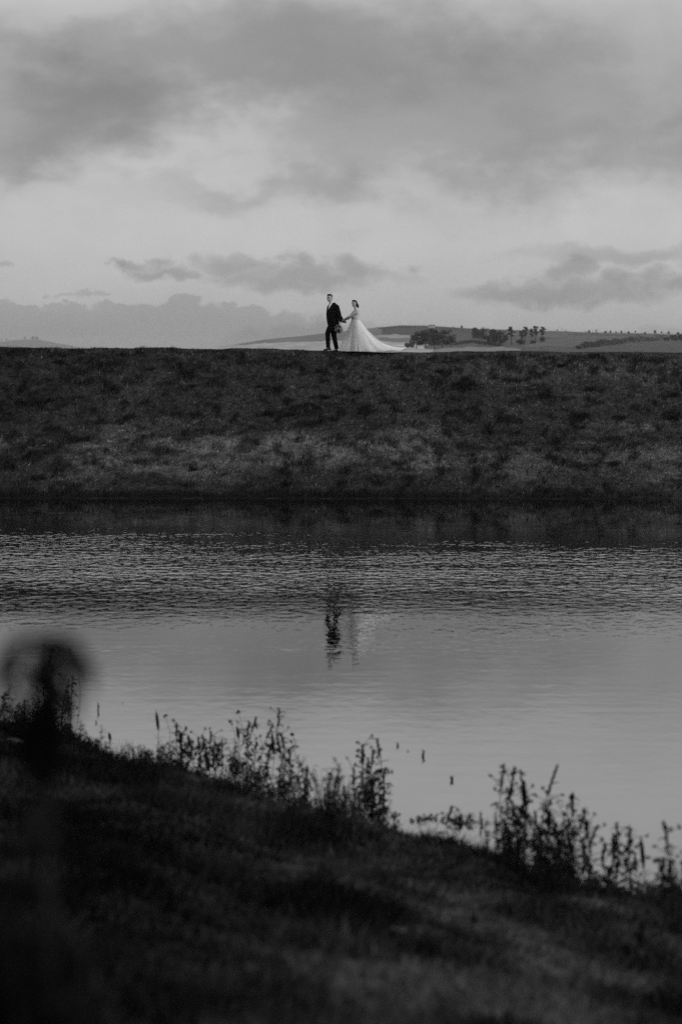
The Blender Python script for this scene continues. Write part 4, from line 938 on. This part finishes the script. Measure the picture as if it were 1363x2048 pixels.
def skirt(name, mat, hxc, hxa, tail, hya, q_back, q_front, fold, waist, nf, seed, z0=.02, th0=0, th1=2 * math.pi, nu=260, nv=60):
    r = np.random.default_rng(seed); th = np.linspace(th0, th1, nu); t = np.linspace(0, 1, nv) ** 1.1
    TH, Tt = np.meshgrid(th, t, indexing='ij'); back = np.clip(np.cos(TH), 0, 1) ** 2.5
    hx_ = hxc + hxa * np.cos(TH) + tail * back; hy_ = hya * np.sin(TH) * (1 - .2 * back)
    wx, wy = waist * np.cos(TH) * 1.05, waist * np.sin(TH); q = q_front + (q_back - q_front) * back
    fx = sum(a * np.sin(k * TH + p + 1.2 * np.sin(2 * Tt + p)) for a, k, p in [(fold, nf, .3), (fold * .55, nf * 1.7, 1.9), (fold * .16, nf * 3.1, 4.0), (fold * 1.2, nf * .43, 2.2)])
    e = Tt ** .9; x = wx + (hx_ - wx) * e; y = wy + (hy_ - wy) * e; rad = np.sqrt((hx_ - wx) ** 2 + (hy_ - wy) ** 2) + 1e-6
    nx, ny = np.cos(TH), np.sin(TH); x += nx * fx * Tt; y += ny * fx * Tt; z = z0 + (Q(0, 820).z - z0) * (1 - e) ** q
    z += np.abs(fx) * .6 * Tt * back + .015 * np.sin(x * 9 + y * 4) * Tt * back * (1 - Tt)
    x = x + np.interp(1 - e, [0, 1], [0, Q(962, 820).x])
    return mesh_np(name, np.stack([x, y, z], -1).reshape(-1, 3), grid_faces(nu, nv), MT[mat], bride, smooth=True)
skirt('underskirt', 'lining', .04, .30, .3, .32, 1.3, 1.05, .04, .118, 9, 1)
skirt('skirt', 'satin', .10, .36, .96, .37, 2.4, 1.05, .085, .118, 7, 2, th0=-1.5, th1=1.7)
skirt('tulle_overskirt', 'tulle', .0, .46, 1.2, .46, 2.2, 1.05, .06, .126, 8, 3, z0=.03)
tag(bride, 'woman with pinned up dark hair in white wedding dress with long trailing train', 'person')

# bouquet in his near hand
bc = P(505, 1070, -.22) + Vector((GX0, YC, groundz(GX0))); bq = empty('bouquet', bc); r = random.Random(12)
def bl(p): return p
m = MB()
for k in range(9): a = r.uniform(0, 6.28); m.tube([Vector((.02 + .015 * math.cos(a), .02 * math.sin(a), .19)), Vector((.01, 0, .1)), Vector((.08 * math.cos(a), .08 * math.sin(a), .0))], [.004] * 3, 5)
m.build('stems', MT['bleaf'], bq); m = MB()
for k in range(230):
    u = Vector([r.gauss(0, 1) for _ in '123']).normalized(); p = u * r.uniform(.03, .12); m.leaf(p, u + Vector((0, 0, .2)), r.uniform(.04, .075), .026, .25)
m.build('foliage', MT['bleaf'], bq, smooth=False)
def flower(c, u, rad, mt):
    m = MB(); u = u.normalized(); a = u.orthogonal().normalized(); b_ = u.cross(a); m.ell(c, rad * .45, nu=8, nv=6)
    for ring, (k, tilt, rr2) in enumerate(((5, .9, .7), (7, .4, 1.0))):
        for i in range(k):
            t_ = 6.283 * i / k + ring; d = (a * math.cos(t_) + b_ * math.sin(t_)) + u * tilt; m.leaf(c, d, rad * rr2 * 1.2, rad * .9, -.05)
    m.build('flower', MT[mt], bq, smooth=True)
for i in range(16):
    a = i * 2.4; zz = 1 - 2 * (i + .5) / 16; rr3 = math.sqrt(1 - zz * zz); u = Vector((math.cos(a) * rr3, -abs(math.sin(a)) * rr3 - .1, zz)).normalized()
    flower(u * .118, u, .036 if i % 2 else .03, 'petal' if (u.x < -.15 or i % 5 == 0) else 'petal2')
tag(bq, 'round wedding bouquet with pale flowers and dark leaves hanging from the man\'s hand', 'bouquet')

# ================================================================ haze
hz_ = MB(); hz_.box((-9200, -3100, -9.5), (9200, 14200, 66)); 
m = bpy.data.materials.new('haze'); m.use_nodes = True; t = m.node_tree; t.nodes.clear()
o_ = t.nodes.new('ShaderNodeOutputMaterial'); pv = t.nodes.new('ShaderNodeVolumePrincipled'); t.links.new(pv.outputs[0], o_.inputs['Volume'])
pv.inputs['Color'].default_value = (.97, .97, .97, 1); pv.inputs['Density'].default_value = .00005; pv.inputs['Anisotropy'].default_value = 0
hz_o = hz_.build('haze', m, None, False); hz_o['kind'] = 'stuff'; hz_o['label'] = 'thin pale haze over the far hills'; hz_o['category'] = 'haze'
